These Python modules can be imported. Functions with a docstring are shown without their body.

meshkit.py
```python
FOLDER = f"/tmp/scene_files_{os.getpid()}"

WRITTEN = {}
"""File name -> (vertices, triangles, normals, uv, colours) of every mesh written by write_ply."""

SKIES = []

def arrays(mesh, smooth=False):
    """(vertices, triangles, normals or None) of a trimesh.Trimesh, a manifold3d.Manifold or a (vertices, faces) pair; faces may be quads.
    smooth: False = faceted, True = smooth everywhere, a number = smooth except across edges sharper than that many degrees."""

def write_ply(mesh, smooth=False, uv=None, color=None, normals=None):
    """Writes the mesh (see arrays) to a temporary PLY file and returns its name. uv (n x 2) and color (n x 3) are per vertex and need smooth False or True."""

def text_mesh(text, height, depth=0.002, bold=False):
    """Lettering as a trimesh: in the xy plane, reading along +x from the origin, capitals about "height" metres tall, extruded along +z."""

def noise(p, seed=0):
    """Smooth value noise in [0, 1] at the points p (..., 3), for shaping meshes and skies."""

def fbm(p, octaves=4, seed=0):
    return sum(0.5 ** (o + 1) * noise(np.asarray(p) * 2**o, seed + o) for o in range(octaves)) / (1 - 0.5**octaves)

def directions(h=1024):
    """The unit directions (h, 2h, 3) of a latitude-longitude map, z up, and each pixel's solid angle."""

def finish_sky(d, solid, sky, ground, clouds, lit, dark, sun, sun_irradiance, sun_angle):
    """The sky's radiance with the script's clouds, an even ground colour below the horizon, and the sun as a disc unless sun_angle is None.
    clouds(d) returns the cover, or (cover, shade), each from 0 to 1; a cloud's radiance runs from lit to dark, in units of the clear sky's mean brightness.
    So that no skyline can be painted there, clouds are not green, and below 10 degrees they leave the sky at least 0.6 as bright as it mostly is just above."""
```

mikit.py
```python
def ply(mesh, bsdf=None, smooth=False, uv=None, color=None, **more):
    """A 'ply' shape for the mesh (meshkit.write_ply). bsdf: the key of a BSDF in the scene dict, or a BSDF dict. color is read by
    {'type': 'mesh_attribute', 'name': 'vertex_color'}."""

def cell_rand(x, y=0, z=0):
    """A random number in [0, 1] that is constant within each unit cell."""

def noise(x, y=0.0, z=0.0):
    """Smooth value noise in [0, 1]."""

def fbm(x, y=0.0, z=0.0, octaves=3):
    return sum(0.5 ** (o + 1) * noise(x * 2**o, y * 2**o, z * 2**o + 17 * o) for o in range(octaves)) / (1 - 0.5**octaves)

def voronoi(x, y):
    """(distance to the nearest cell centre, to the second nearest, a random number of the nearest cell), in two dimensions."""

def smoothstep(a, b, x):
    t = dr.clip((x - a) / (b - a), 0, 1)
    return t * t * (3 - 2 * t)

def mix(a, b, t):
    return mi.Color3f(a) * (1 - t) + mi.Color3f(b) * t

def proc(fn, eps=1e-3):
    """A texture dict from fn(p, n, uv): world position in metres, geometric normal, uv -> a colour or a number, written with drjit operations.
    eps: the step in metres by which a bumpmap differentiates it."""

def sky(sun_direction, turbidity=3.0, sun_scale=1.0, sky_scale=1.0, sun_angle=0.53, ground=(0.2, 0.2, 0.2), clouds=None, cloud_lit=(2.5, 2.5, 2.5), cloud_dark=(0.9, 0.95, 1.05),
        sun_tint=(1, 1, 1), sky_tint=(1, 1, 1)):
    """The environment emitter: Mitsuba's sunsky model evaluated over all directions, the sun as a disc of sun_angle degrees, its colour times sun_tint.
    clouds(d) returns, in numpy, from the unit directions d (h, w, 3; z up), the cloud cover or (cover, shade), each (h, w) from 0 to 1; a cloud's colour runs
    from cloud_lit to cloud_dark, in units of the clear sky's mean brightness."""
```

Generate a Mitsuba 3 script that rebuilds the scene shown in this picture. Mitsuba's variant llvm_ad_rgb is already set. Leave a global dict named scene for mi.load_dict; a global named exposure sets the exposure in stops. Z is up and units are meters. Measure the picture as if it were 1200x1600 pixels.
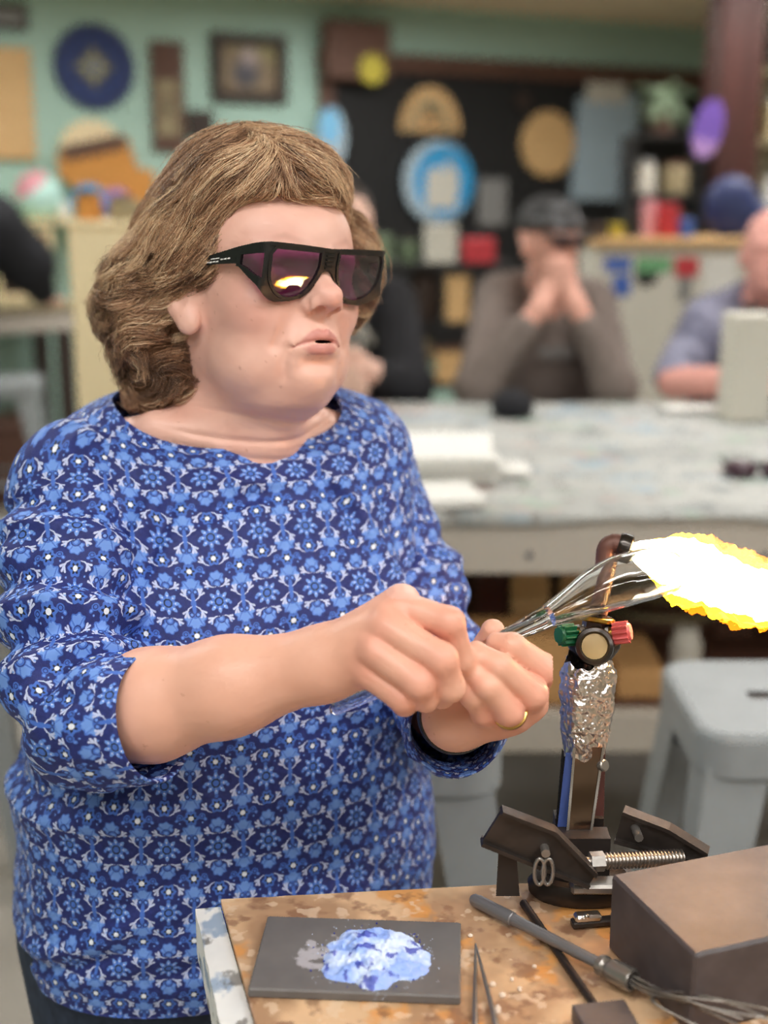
import math, os, numpy as np, trimesh, manifold3d, shapely
import shapely.geometry as sg
import drjit as dr
import mitsuba as mi
import mikit, meshkit
from mikit import noise, fbm, voronoi, cell_rand, smoothstep, mix
T = mi.ScalarTransform4f
rng = np.random.default_rng(7)
scene, labels = {}, {}

# ---------------------------------------------------------------- camera, lights, exposure
CAM_Z, PITCH, FPX = 1.45, math.radians(13.8), 2000.0
cp_, sp_ = math.cos(PITCH), math.sin(PITCH)
scene['camera'] = {'type': 'thinlens', 'fov': 2 * math.degrees(math.atan(600 / FPX)), 'fov_axis': 'x', 'near_clip': 0.05, 'far_clip': 100.0,
                   'aperture_radius': 0.0080, 'focus_distance': 1.025,
                   'to_world': T().look_at(origin=[0, 0, CAM_Z], target=[0, cp_, CAM_Z - sp_], up=[0, 0, 1])}
exposure = 0.25
ROOM_Z = 2.5
LAMP = [15.5, 15.2, 14.6]
# ceiling troffers (x, y, length x, length y): all outside the frame, built as fixtures in the structure section
TROFFERS = [(-0.4, -1.2, 1.2, .30), (1.3, -1.2, 1.2, .30), (-0.3, 0.0, 1.2, .30), (1.3, 0.1, 1.2, .30), (2.0, 1.2, 1.2, .30), (-1.5, 2.3, 1.2, .30), (1.0, 3.1, 1.2, .30), (3.2, 3.6, 1.2, .30), (-0.9, 4.3, 1.2, .30), (1.6, 5.4, 1.2, .30), (-1.4, 5.4, 1.2, .30), (0.3, 6.5, 1.2, .30), (2.6, 6.3, 1.2, .30)]

# ---------------------------------------------------------------- helpers
def P(px, py, D):
    """The world point at camera depth D on the line of sight of a pixel of the photograph."""
    x, y = (px - 600) / FPX * D, (800 - py) / FPX
    return np.array([x, D * (cp_ + y * sp_), CAM_Z + D * (-sp_ + y * cp_)])
def PZ(px, py, z):
    y = (800 - py) / FPX
    return P(px, py, (z - CAM_Z) / (-sp_ + y * cp_))
def PY(px, py, Y):
    y = (800 - py) / FPX
    return P(px, py, Y / (cp_ + y * sp_))
def nrm(v):
    v = np.asarray(v, float)
    return v / (np.linalg.norm(v, axis=-1, keepdims=True) + 1e-12)
def frame(a, b, up=(0, 0, 1)):
    """4x4 with z along b-a, origin a."""
    z = nrm(np.asarray(b, float) - a)
    x = np.cross(up, z)
    if np.linalg.norm(x) < 1e-3: x = np.cross([0, 1, 0], z)
    x = nrm(x); m = np.eye(4); m[:3, 0], m[:3, 1], m[:3, 2], m[:3, 3] = x, np.cross(z, x), z, a
    return m
def rotz(deg):
    a = math.radians(deg); c, s = math.cos(a), math.sin(a)
    return np.array([[c, -s, 0], [s, c, 0], [0, 0, 1.0]])
def move(m, loc=(0, 0, 0), rz=0, R=None):
    v = np.asarray(m.vertices, float)
    v = v @ (rotz(rz) if R is None else R).T + np.asarray(loc, float)
    return trimesh.Trimesh(v, m.faces, process=False)
def xf(m, M):
    v = np.asarray(m.vertices, float)
    return trimesh.Trimesh(v @ M[:3, :3].T + M[:3, 3], m.faces, process=False)
def cat(*ms):
    out = []
    for m in ms: out += list(m) if isinstance(m, (list, tuple)) else [m]
    return trimesh.util.concatenate(out)
def bbox(sx, sy, sz, r=0.003, c=(0, 0, 0)):
    """Box with chamfered edges."""
    h = np.array([sx, sy, sz]) / 2; r = min(r, h.min() * .6); pts = []
    for k in range(3):
        q = h - r; q[k] = h[k]
        for s in np.ndindex(2, 2, 2): pts.append(q * (1 - 2 * np.array(s)))
    m = trimesh.Trimesh(np.array(pts)).convex_hull
    return trimesh.Trimesh(np.array(m.vertices) + c, m.faces, process=False)
def prism(poly, depth, z0=0.0):
    if not hasattr(poly, 'exterior'): poly = sg.Polygon(poly)
    if not poly.is_valid: poly = poly.buffer(0)
    m = trimesh.creation.extrude_polygon(poly, depth, engine='earcut')
    m.apply_translation([0, 0, z0]); return m
def lathe(prof, n=40, M=None):
    """prof: (r, z) rows from bottom to top; closed at r = 0."""
    prof = np.asarray(prof, float); a = np.arange(n) * 2 * np.pi / n
    v = np.stack([prof[:, None, 0] * np.cos(a), prof[:, None, 0] * np.sin(a), np.broadcast_to(prof[:, None, 1], (len(prof), n))], -1).reshape(-1, 3)
    i, j = np.meshgrid(np.arange(len(prof) - 1), np.arange(n), indexing='ij')
    q = np.stack([i * n + j, i * n + (j + 1) % n, (i + 1) * n + (j + 1) % n, (i + 1) * n + j], -1).reshape(-1, 4)
    m = trimesh.Trimesh(v, np.vstack([q[:, [0, 1, 2]], q[:, [0, 2, 3]]]), process=False)
    m.merge_vertices(); m.update_faces(m.nondegenerate_faces())
    return xf(m, M) if M is not None else m
def spline(pts, n):
    """Catmull-Rom through the rows of pts."""
    p = np.asarray(pts, float)
    p = np.vstack([2 * p[0] - p[1], p, 2 * p[-1] - p[-2]])
    t = np.linspace(0, len(p) - 3 - 1e-9, n); i = t.astype(int); u = (t - i)[:, None]
    a, b, c, d = p[i], p[i + 1], p[i + 2], p[i + 3]
    return .5 * (2 * b + (c - a) * u + (2 * a - 5 * b + 4 * c - d) * u * u + (3 * b - a - 3 * c + d) * u ** 3)
def tube(pts, r, sides=10, cap=True, flat=1.0):
    """Swept tube; parallel transported frame; flat squashes the second axis."""
    p = np.asarray(pts, float); r = np.broadcast_to(r, (len(p),))
    t = nrm(np.gradient(p, axis=0))
    n0 = np.cross(t[0], [0, 0, 1.0]);  n0 = np.cross(t[0], [1.0, 0, 0]) if np.linalg.norm(n0) < .1 else n0
    ns = [nrm(n0)]
    for k in range(1, len(p)): ns.append(nrm(ns[-1] - t[k] * np.dot(ns[-1], t[k])))
    ns = np.array(ns); bs = np.cross(t, ns); a = np.arange(sides) * 2 * np.pi / sides
    v = p[:, None] + r[:, None, None] * (np.cos(a)[None, :, None] * ns[:, None] + flat * np.sin(a)[None, :, None] * bs[:, None])
    i, j = np.meshgrid(np.arange(len(p) - 1), np.arange(sides), indexing='ij')
    q = np.stack([i * sides + j, i * sides + (j + 1) % sides, (i + 1) * sides + (j + 1) % sides, (i + 1) * sides + j], -1).reshape(-1, 4)
    f = [q[:, [0, 1, 2]], q[:, [0, 2, 3]]]; v = v.reshape(-1, 3)
    if cap:
        k = np.arange(sides); N = len(v); v = np.vstack([v, p[0], p[-1]])
        f += [np.stack([k * 0 + N, (k + 1) % sides, k], 1), np.stack([k * 0 + N + 1, N - sides + k, N - sides + (k + 1) % sides], 1)]
    return trimesh.Trimesh(v, np.vstack(f), process=False)
def cyl(a, b, r, sides=20, r2=None, bev=0.0):
    a, b = np.asarray(a, float), np.asarray(b, float); L = np.linalg.norm(b - a); r2 = r if r2 is None else r2
    pr = [(0, 0), (r - bev, 0), (r, bev), (r2, L - bev), (r2 - bev, L), (0, L)] if bev else [(0, 0), (r, 0), (r2, L), (0, L)]
    return lathe(pr, sides, frame(a, b))
def hull(pts_r, sub=1):
    """Convex hull of spheres ((centre, radius), ...)."""
    s = trimesh.creation.icosphere(sub); return trimesh.Trimesh(np.vstack([np.array(s.vertices) * r + np.asarray(c) for c, r in pts_r])).convex_hull
def ico(c, r, sub=2):
    s = trimesh.creation.icosphere(sub); return trimesh.Trimesh(np.array(s.vertices) * r + np.asarray(c), s.faces, process=False)
_used = set()
def key(name, parent=None):
    k = name if parent is None else parent + '__' + name; i = 0; base = k
    while k in _used: i += 1; k = f'{base}_{i:03d}'
    _used.add(k); return k
def obj(name, mesh, mat, parent=None, smooth=35, uv=None, color=None, label=None, **more):
    k = key(name, parent)
    if uv is not None or color is not None: smooth = bool(smooth)
    scene[k] = mikit.ply(mesh, mat, smooth=smooth, uv=uv, color=color, **more)
    if label: labels.setdefault(k, {})['label'] = label
    return k
def tag(k, label=None, category=None, group=None, kind=None):
    d = labels.setdefault(k, {})
    for n, v in (('label', label), ('category', category), ('group', group), ('kind', kind)):
        if v: d[n] = v
    return k
def thing(name, label, category, group=None):
    return tag(key(name), label, category, group)
def struct(name, mesh, mat, parent=None, smooth=False):
    k = obj(name, mesh, mat, parent, smooth)
    if parent is None: labels[k] = {'kind': 'structure'}
    return k

# ---------------------------------------------------------------- signed distance fields, evaluated with drjit, meshed with surface nets
class V:
    """A vector of three drjit floats."""
    def __init__(s, x, y, z): s.x, s.y, s.z = x, y, z
    def sub(s, c): return V(s.x - float(c[0]), s.y - float(c[1]), s.z - float(c[2]))
    def rot(s, R):
        """Coordinates in the frame whose axes are the columns of R."""
        return V(*[s.x * float(R[0, k]) + s.y * float(R[1, k]) + s.z * float(R[2, k]) for k in range(3)])
def d_ell(p, c, r, R=None):
    q = p.sub(c)
    if R is not None: q = q.rot(R)
    if np.isscalar(r): return dr.sqrt(q.x * q.x + q.y * q.y + q.z * q.z) - float(r)
    a, b, c_ = (1.0 / float(t) for t in r)
    k0 = dr.sqrt(dr.square(q.x * a) + dr.square(q.y * b) + dr.square(q.z * c_))
    k1 = dr.sqrt(dr.square(q.x * a * a) + dr.square(q.y * b * b) + dr.square(q.z * c_ * c_))
    return k0 * (k0 - 1.0) / (k1 + 1e-9)
def d_cap(p, a, b, ra, rb=None):
    rb = ra if rb is None else rb
    a, b = np.asarray(a, float), np.asarray(b, float); d = b - a; q = p.sub(a)
    h = dr.clip((q.x * float(d[0]) + q.y * float(d[1]) + q.z * float(d[2])) / float(d @ d), 0, 1)
    return dr.sqrt(dr.square(q.x - h * float(d[0])) + dr.square(q.y - h * float(d[1])) + dr.square(q.z - h * float(d[2]))) - (ra + (rb - ra) * h)
def d_chain(p, pts, rs, k=0.0):
    out = None
    for a, b, ra, rb in zip(pts, pts[1:], rs, rs[1:]):
        d = d_cap(p, a, b, ra, rb)
        out = d if out is None else (smin(out, d, k) if k else dr.minimum(out, d))
    return out
def smin(a, b, k):
    h = dr.maximum(k - dr.abs(a - b), 0) / k
    return dr.minimum(a, b) - h * h * (k * .25)
def smax(a, b, k): return -smin(-a, -b, k)
def sdf_eval(fn, pts):
    pts = np.asarray(pts, np.float32)
    return np.array(fn(V(*[mi.Float(np.ascontiguousarray(pts[:, k])) for k in range(3)])))
def sdf_mesh(fn, lo, hi, h, smooth=1):
    lo, hi = np.asarray(lo, float), np.asarray(hi, float); n = np.ceil((hi - lo) / h).astype(int) + 1
    F = np.empty(n, np.float32); step = max(1, 6_000_000 // (n[1] * n[2]))
    for i in range(0, n[0], step):
        m = min(step, n[0] - i); idx = dr.arange(mi.UInt32, int(m * n[1] * n[2]))
        iz = idx % int(n[2]); r = idx // int(n[2]); iy = r % int(n[1]); ix = r // int(n[1])
        F[i:i + m] = np.array(fn(V(mi.Float(ix) * h + float(lo[0] + i * h), mi.Float(iy) * h + float(lo[1]), mi.Float(iz) * h + float(lo[2])))).reshape(m, n[1], n[2])
    return nets(F, lo, h, smooth)
def nets(F, lo, h, smooth=1):
    s = F < 0; n = F.shape
    c = np.zeros([k - 1 for k in n], np.int8)
    for o in np.ndindex(2, 2, 2): c += s[o[0]:n[0] - 1 + o[0], o[1]:n[1] - 1 + o[1], o[2]:n[2] - 1 + o[2]]
    act = np.argwhere((c > 0) & (c < 8)); del c
    vals = np.stack([F[act[:, 0] + o[0], act[:, 1] + o[1], act[:, 2] + o[2]] for o in np.ndindex(2, 2, 2)], 1)
    off = np.array(list(np.ndindex(2, 2, 2)), float); acc = np.zeros((len(act), 3)); cnt = np.zeros(len(act))
    for a in range(8):
        for b in range(a + 1, 8):
            if np.abs(off[a] - off[b]).sum() != 1: continue
            m = (vals[:, a] < 0) != (vals[:, b] < 0); t = np.where(m, vals[:, a] / np.where(m, vals[:, a] - vals[:, b], 1), 0)
            acc += m[:, None] * (off[a] + t[:, None] * (off[b] - off[a])); cnt += m
    v = (act + acc / cnt[:, None]) * h + lo
    flat = (act[:, 0] * n[1] + act[:, 1]) * n[2] + act[:, 2]
    look = np.full(n[0] * n[1] * n[2], -1, np.int32); look[flat] = np.arange(len(act)); fs = []
    for ax in range(3):
        sl0, sl1 = [slice(None)] * 3, [slice(None)] * 3; sl0[ax], sl1[ax] = slice(0, -1), slice(1, None)
        e = np.argwhere(s[tuple(sl0)] != s[tuple(sl1)]); o1, o2 = (ax + 1) % 3, (ax + 2) % 3
        e = e[(e[:, o1] > 0) & (e[:, o2] > 0) & (e[:, o1] < n[o1] - 1) & (e[:, o2] < n[o2] - 1)]
        inside = s[e[:, 0], e[:, 1], e[:, 2]]; q = []
        for d1, d2 in ((1, 1), (0, 1), (0, 0), (1, 0)):
            g = e.copy(); g[:, o1] -= d1; g[:, o2] -= d2; q.append(look[(g[:, 0] * n[1] + g[:, 1]) * n[2] + g[:, 2]])
        q = np.stack(q, 1); q[~inside] = q[~inside][:, ::-1]; fs.append(q)
    q = np.vstack(fs); q = q[(q >= 0).all(1)]
    f = np.vstack([q[:, [0, 1, 2]], q[:, [0, 2, 3]]])
    if smooth: v = relax(v, f, smooth)
    return trimesh.Trimesh(v, f, process=False)
def relax(v, f, it=2, lam=.5, mu=-.52):
    from scipy.sparse import coo_matrix
    e = np.vstack([f[:, [0, 1]], f[:, [1, 2]], f[:, [2, 0]]]); e = np.vstack([e, e[:, ::-1]])
    A = coo_matrix((np.ones(len(e)), (e[:, 0], e[:, 1])), (len(v), len(v))).tocsr(); A.data[:] = 1
    dg = np.maximum(np.asarray(A.sum(1)), 1)
    for _ in range(it):
        v = v + lam * (A @ v / dg - v); v = v + mu * (A @ v / dg - v)
    return v
# ---------------------------------------------------------------- materials
def lin(*c):
    """sRGB 0-255 to linear."""
    c = np.asarray(c if len(c) == 3 else c[0], float) / 255
    return [float(x) for x in np.where(c <= .04045, c / 12.92, ((c + .055) / 1.055) ** 2.4)]
def rgb(c): return {'type': 'rgb', 'value': list(map(float, c))}
def mat(name, color, rough=.5, metallic=0.0, bump=None, bump_scale=None, eps=1e-3, **kw):
    c = color if isinstance(color, dict) else (mikit.proc(color) if callable(color) else rgb(color))
    d = {'type': 'principled', 'base_color': c, 'roughness': mikit.proc(rough) if callable(rough) else float(rough), 'metallic': float(metallic), **kw}
    if bump is not None: d = {'type': 'bumpmap', 'arbitrary': mikit.proc(bump, eps), 'scale': float(bump_scale or 1.0), 'bsdf': d}
    scene[name] = {'type': 'twosided', 'bsdf': d}
    return name
VC = {'type': 'mesh_attribute', 'name': 'vertex_color'}
def flat_mat(name, c, rough=.6, metallic=0.0, **kw): return mat(name, lin(*c), rough, metallic, **kw)

def teal_fn(p, n, uv):
    return mix(lin(164, 196, 184), lin(174, 204, 192), fbm(p.x * 2.1, p.y * 2.1, p.z * 2.1))
mat('m_teal', teal_fn, .7)
flat_mat('m_ceiling', (206, 190, 160), .8)
flat_mat('m_cream_wall', (196, 190, 172), .8)
flat_mat('m_dark_wall', (120, 125, 118), .8)
def concrete_fn(p, n, uv):
    return mix(lin(142, 136, 128), lin(182, 176, 168), fbm(p.x * 3, p.y * 3, 0.0, 4))
mat('m_concrete', concrete_fn, .55)
def redwood_fn(p, n, uv):
    g = fbm(p.x * 40, p.y * 40, p.z * 2.0, 3)
    return mix(lin(44, 20, 17), lin(84, 40, 33), g)
mat('m_redwood', redwood_fn, .5)
def brownwood_fn(p, n, uv):
    return mix(lin(70, 45, 36), lin(104, 70, 55), fbm(p.x * 6, p.y * 6, p.z * 40, 3))
mat('m_brownwood', brownwood_fn, .6)
def tanwood_fn(p, n, uv):
    return mix(lin(196, 156, 104), lin(222, 184, 132), fbm(p.x * 4, p.y * 4, p.z * 40, 3))
mat('m_tanwood', tanwood_fn, .6)
def orangewood_fn(p, n, uv):
    return mix(lin(190, 124, 48), lin(214, 152, 78), fbm(p.x * 5, p.y * 5, p.z * 34, 3))
mat('m_orangewood', orangewood_fn, .5)
flat_mat('m_black_board', (17, 18, 20), .7)
flat_mat('m_navy', (24, 40, 92), .5); flat_mat('m_navy_light', (52, 80, 140), .5); flat_mat('m_pale_gold', (176, 172, 120), .5)
flat_mat('m_skyblue', (44, 150, 206), .5); flat_mat('m_paleblue', (120, 186, 226), .5); flat_mat('m_offwhite', (204, 201, 191), .6)
flat_mat('m_white', (222, 222, 219), .55); flat_mat('m_grey', (128, 128, 128), .6); flat_mat('m_greyblue', (168, 188, 202), .5)
flat_mat('m_cream', (236, 218, 178), .55); flat_mat('m_yellow', (190, 176, 60), .5); flat_mat('m_purple', (104, 74, 160), .5); flat_mat('m_lilac', (164, 130, 190), .5)
flat_mat('m_pink', (226, 160, 172), .5); flat_mat('m_mint', (190, 230, 222), .4); flat_mat('m_red', (190, 52, 62), .5); flat_mat('m_blue', (58, 96, 178), .5)
flat_mat('m_green', (108, 168, 120), .5); flat_mat('m_sage', (112, 130, 104), .7); flat_mat('m_darkbrown', (48, 34, 28), .6); flat_mat('m_black', (14, 14, 15), .5)
flat_mat('m_cardboard', (186, 142, 92), .8); flat_mat('m_apron', (188, 180, 170), .6); flat_mat('m_khaki', (150, 138, 108), .7)
flat_mat('m_dusty_purple', (84, 60, 78), .5); flat_mat('m_wine', (58, 22, 44), .2)
def paint_cloth_fn(p, n, uv):
    base = mix(lin(142, 145, 144), lin(188, 190, 187), fbm(p.x * 5, p.y * 9, 0.0, 4))
    base = mix(base, lin(120, 128, 130), smoothstep(.60, .74, fbm(p.x * 14 + 3, p.y * 22, 4.0, 4)) * .85)
    base = mix(base, lin(92, 88, 84), smoothstep(.70, .78, fbm(p.x * 26 + 9, p.y * 36, 2.0, 3)) * .7)
    base = mix(base, lin(180, 140, 132), smoothstep(.66, .78, fbm(p.x * 9 + 20, p.y * 13, 7.0, 3)) * .45)
    base = mix(base, lin(120, 156, 180), smoothstep(.66, .78, fbm(p.x * 8 + 40, p.y * 12 + 5, 1.0, 3)) * .45)
    base = mix(base, lin(140, 170, 150), smoothstep(.68, .78, fbm(p.x * 11 + 60, p.y * 11 + 9, 3.0, 3)) * .4)
    return base
mat('m_paint_cloth', paint_cloth_fn, .5)
def stool_fn(p, n, uv):
    return mix(lin(134, 140, 144), lin(148, 154, 158), fbm(p.x * 20, p.y * 20, p.z * 20))
mat('m_stool', stool_fn, .38)
flat_mat('m_rubber', (22, 22, 22), .7)
# workbench
def rust_fn(p, n, uv):
    a = fbm(p.x * 22, p.y * 22, 0.0, 4); b = fbm(p.x * 60 + 7, p.y * 60, 3.0, 4); c = fbm(p.x * 34 + 31, p.y * 34, 9.0, 4)
    base = mix(lin(162, 128, 98), lin(206, 172, 136), smoothstep(.3, .7, a))
    base = mix(base, lin(202, 138, 66), smoothstep(.55, .70, c) * .75)
    base = mix(base, lin(124, 86, 64), smoothstep(.55, .74, b) * .7)
    base = mix(base, lin(214, 190, 164), smoothstep(.62, .74, fbm(p.x * 90, p.y * 90 + 3, 5.0, 3)) * .55)
    return base
def rust_rough(p, n, uv): return .34 + .4 * fbm(p.x * 45, p.y * 45, 2.0, 3)
def rust_bump(p, n, uv): return fbm(p.x * 160, p.y * 160, 2.0, 3)
mat('m_rust', rust_fn, rust_rough, .05, bump=rust_bump, bump_scale=.0009, eps=6e-4)
def chipped_fn(p, n, uv):
    w = fbm(p.x * 40, p.y * 30, p.z * 40, 4)
    base = mix(lin(196, 198, 200), lin(226, 226, 224), w)
    base = mix(base, lin(116, 142, 172), smoothstep(.54, .64, fbm(p.x * 50 + 5, p.y * 28, p.z * 50, 4)) * .8)
    return mix(base, lin(96, 92, 88), smoothstep(.60, .68, fbm(p.x * 70 + 15, p.y * 40, p.z * 70, 4)) * .8)
mat('m_chipped', chipped_fn, .6)
def graphite_fn(p, n, uv):
    return mix(lin(52, 48, 52), lin(78, 72, 75), fbm(p.x * 60, p.y * 60, p.z * 60, 4))
def graphite_bump(p, n, uv): return fbm(p.x * 700, p.y * 700, p.z * 700, 2)
mat('m_graphite', graphite_fn, .5, 0.0, bump=graphite_bump, bump_scale=.00012, eps=3e-4)
def slab_fn(p, n, uv):
    base = mix(lin(86, 84, 85), lin(106, 103, 102), fbm(p.x * 50, p.y * 50, p.z * 50, 4))
    c = dr.sqrt(dr.square((p.x + .045) / .030) + dr.square((p.y - .842) / .035))
    return mix(base, lin(176, 174, 182), smoothstep(.52, .72, fbm(p.x * 130, p.y * 130, 1.0, 4) * smoothstep(1.15, .5, c) + .12) * .7)
mat('m_slab', slab_fn, .55)
def frit_fn(p, n, uv):
    a = fbm(p.x * 75 + 3, p.y * 75, p.z * 30, 4)
    base = mix(lin(140, 170, 236), lin(206, 222, 248), smoothstep(.36, .60, a))
    return mix(base, lin(38, 54, 170), smoothstep(.57, .66, fbm(p.x * 110 + 30, p.y * 110 + 3, 2.0, 4)) * .85)
mat('m_frit', frit_fn, .45, bump=lambda p, n, uv: fbm(p.x * 600, p.y * 600, p.z * 600, 2), bump_scale=.0009, eps=3e-4)
flat_mat('m_frit_dark', (26, 38, 140), .3); flat_mat('m_frit_pale', (206, 220, 246), .3)
def iron_fn(p, n, uv): return mix(lin(36, 33, 32), lin(70, 63, 60), fbm(p.x * 60, p.y * 60, p.z * 60, 4))
mat('m_iron', iron_fn, .42, .55)
mat('m_iron_dark', lin(44, 38, 36), .5, .4)
mat('m_steel', lin(150, 146, 142), .34, .8)
mat('m_steel_grey', lin(120, 120, 124), .42, .5)
mat('m_chrome', lin(112, 94, 84), .14, 1.0)
mat('m_bright_steel', lin(222, 216, 210), .2, 1.0)
flat_mat('m_crumb', (222, 206, 190), .25)
mat('m_screw', lin(176, 168, 160), .32, .9)
mat('m_brass', lin(206, 164, 78), .28, .9)
mat('m_gunmetal', lin(70, 66, 64), .25, .9)
mat('m_copper', lin(100, 68, 60), .5, .3)
mat('m_gold', lin(240, 196, 110), .2, 1.0)
def foil_bump(p, n, uv):
    a, b, c = voronoi(p.x * 110 + p.y * 60, p.z * 110)
    a2, b2, c2 = voronoi(p.x * 240 + p.y * 200 + 5, p.z * 240 + 3)
    return (b - a) * .6 + (b2 - a2) * .35
mat('m_foil', lin(226, 218, 216), .24, 1.0, bump=foil_bump, bump_scale=.0010, eps=4e-4)
flat_mat('m_knob_green', (22, 92, 58), .35); flat_mat('m_knob_red', (206, 92, 92), .35)
flat_mat('m_hose_blue', (48, 70, 132), .5)
flat_mat('m_gauge', (186, 160, 112), .4)
# glass and flame
scene['m_glass'] = {'type': 'dielectric', 'int_ior': 1.47, 'ext_ior': 1.0}
scene['m_hot_gas'] = {'type': 'dielectric', 'int_ior': 1.0003, 'ext_ior': 1.0}
# person
mat('m_skin', VC, .40, specular=.4)
mat('m_skin_dull', VC, .55, specular=.3)
mat('m_eye', lin(225, 220, 215), .1)
mat('m_hair_cap', VC, .6, specular=.2)
for nm, c_ in (('dark', (98, 72, 54)), ('brown', (146, 110, 84)), ('light', (188, 152, 120)), ('blond', (222, 196, 162))): scene['m_hair_' + nm] = {'type': 'principled', 'base_color': rgb(lin(*c_)), 'roughness': .42, 'specular': .5}
for nm in ('dark', 'brown', 'light', 'blond'): scene['m_hair_' + nm] = {'type': 'twosided', 'bsdf': scene['m_hair_' + nm]}
mat('m_frame_black', lin(20, 20, 21), .38)
mat('m_print_white', lin(220, 220, 220), .5)
mat('m_lens', lin(46, 12, 40), .03, specular=.75, clearcoat=.6, clearcoat_gloss=1.0)
scene['m_lens_tint'] = {'type': 'thindielectric', 'int_ior': 1.62, 'specular_transmittance': rgb([.25, .07, .26])}
mat('m_jeans', lambda p, n, uv: mix(lin(24, 34, 52), lin(44, 58, 80), fbm(p.x * 160, p.y * 160, p.z * 60, 3)), .8)
flat_mat('m_band', (24, 20, 22), .45)
# background men
mat('m_brown_fleece', lambda p, n, uv: mix(lin(98, 88, 84), lin(122, 111, 106), fbm(p.x * 30, p.y * 30, p.z * 30)), .9)
flat_mat('m_brown_dark', (88, 78, 75), .9)
mat('m_plaid_blue', lambda p, n, uv: mix(lin(84, 86, 108), lin(134, 136, 158), smoothstep(.42, .58, fbm(p.x * 22 + p.y * 10, p.y * 8, p.z * 9, 3))), .9)
mat('m_black_cloth', lambda p, n, uv: mix(lin(12, 13, 18), lin(24, 26, 34), fbm(p.x * 12, p.y * 12, p.z * 12)), .85)
flat_mat('m_cap_black', (36, 37, 39), .7); flat_mat('m_cap_grey', (140, 142, 146), .7)
flat_mat('m_dark_trousers', (30, 30, 36), .85)
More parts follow.
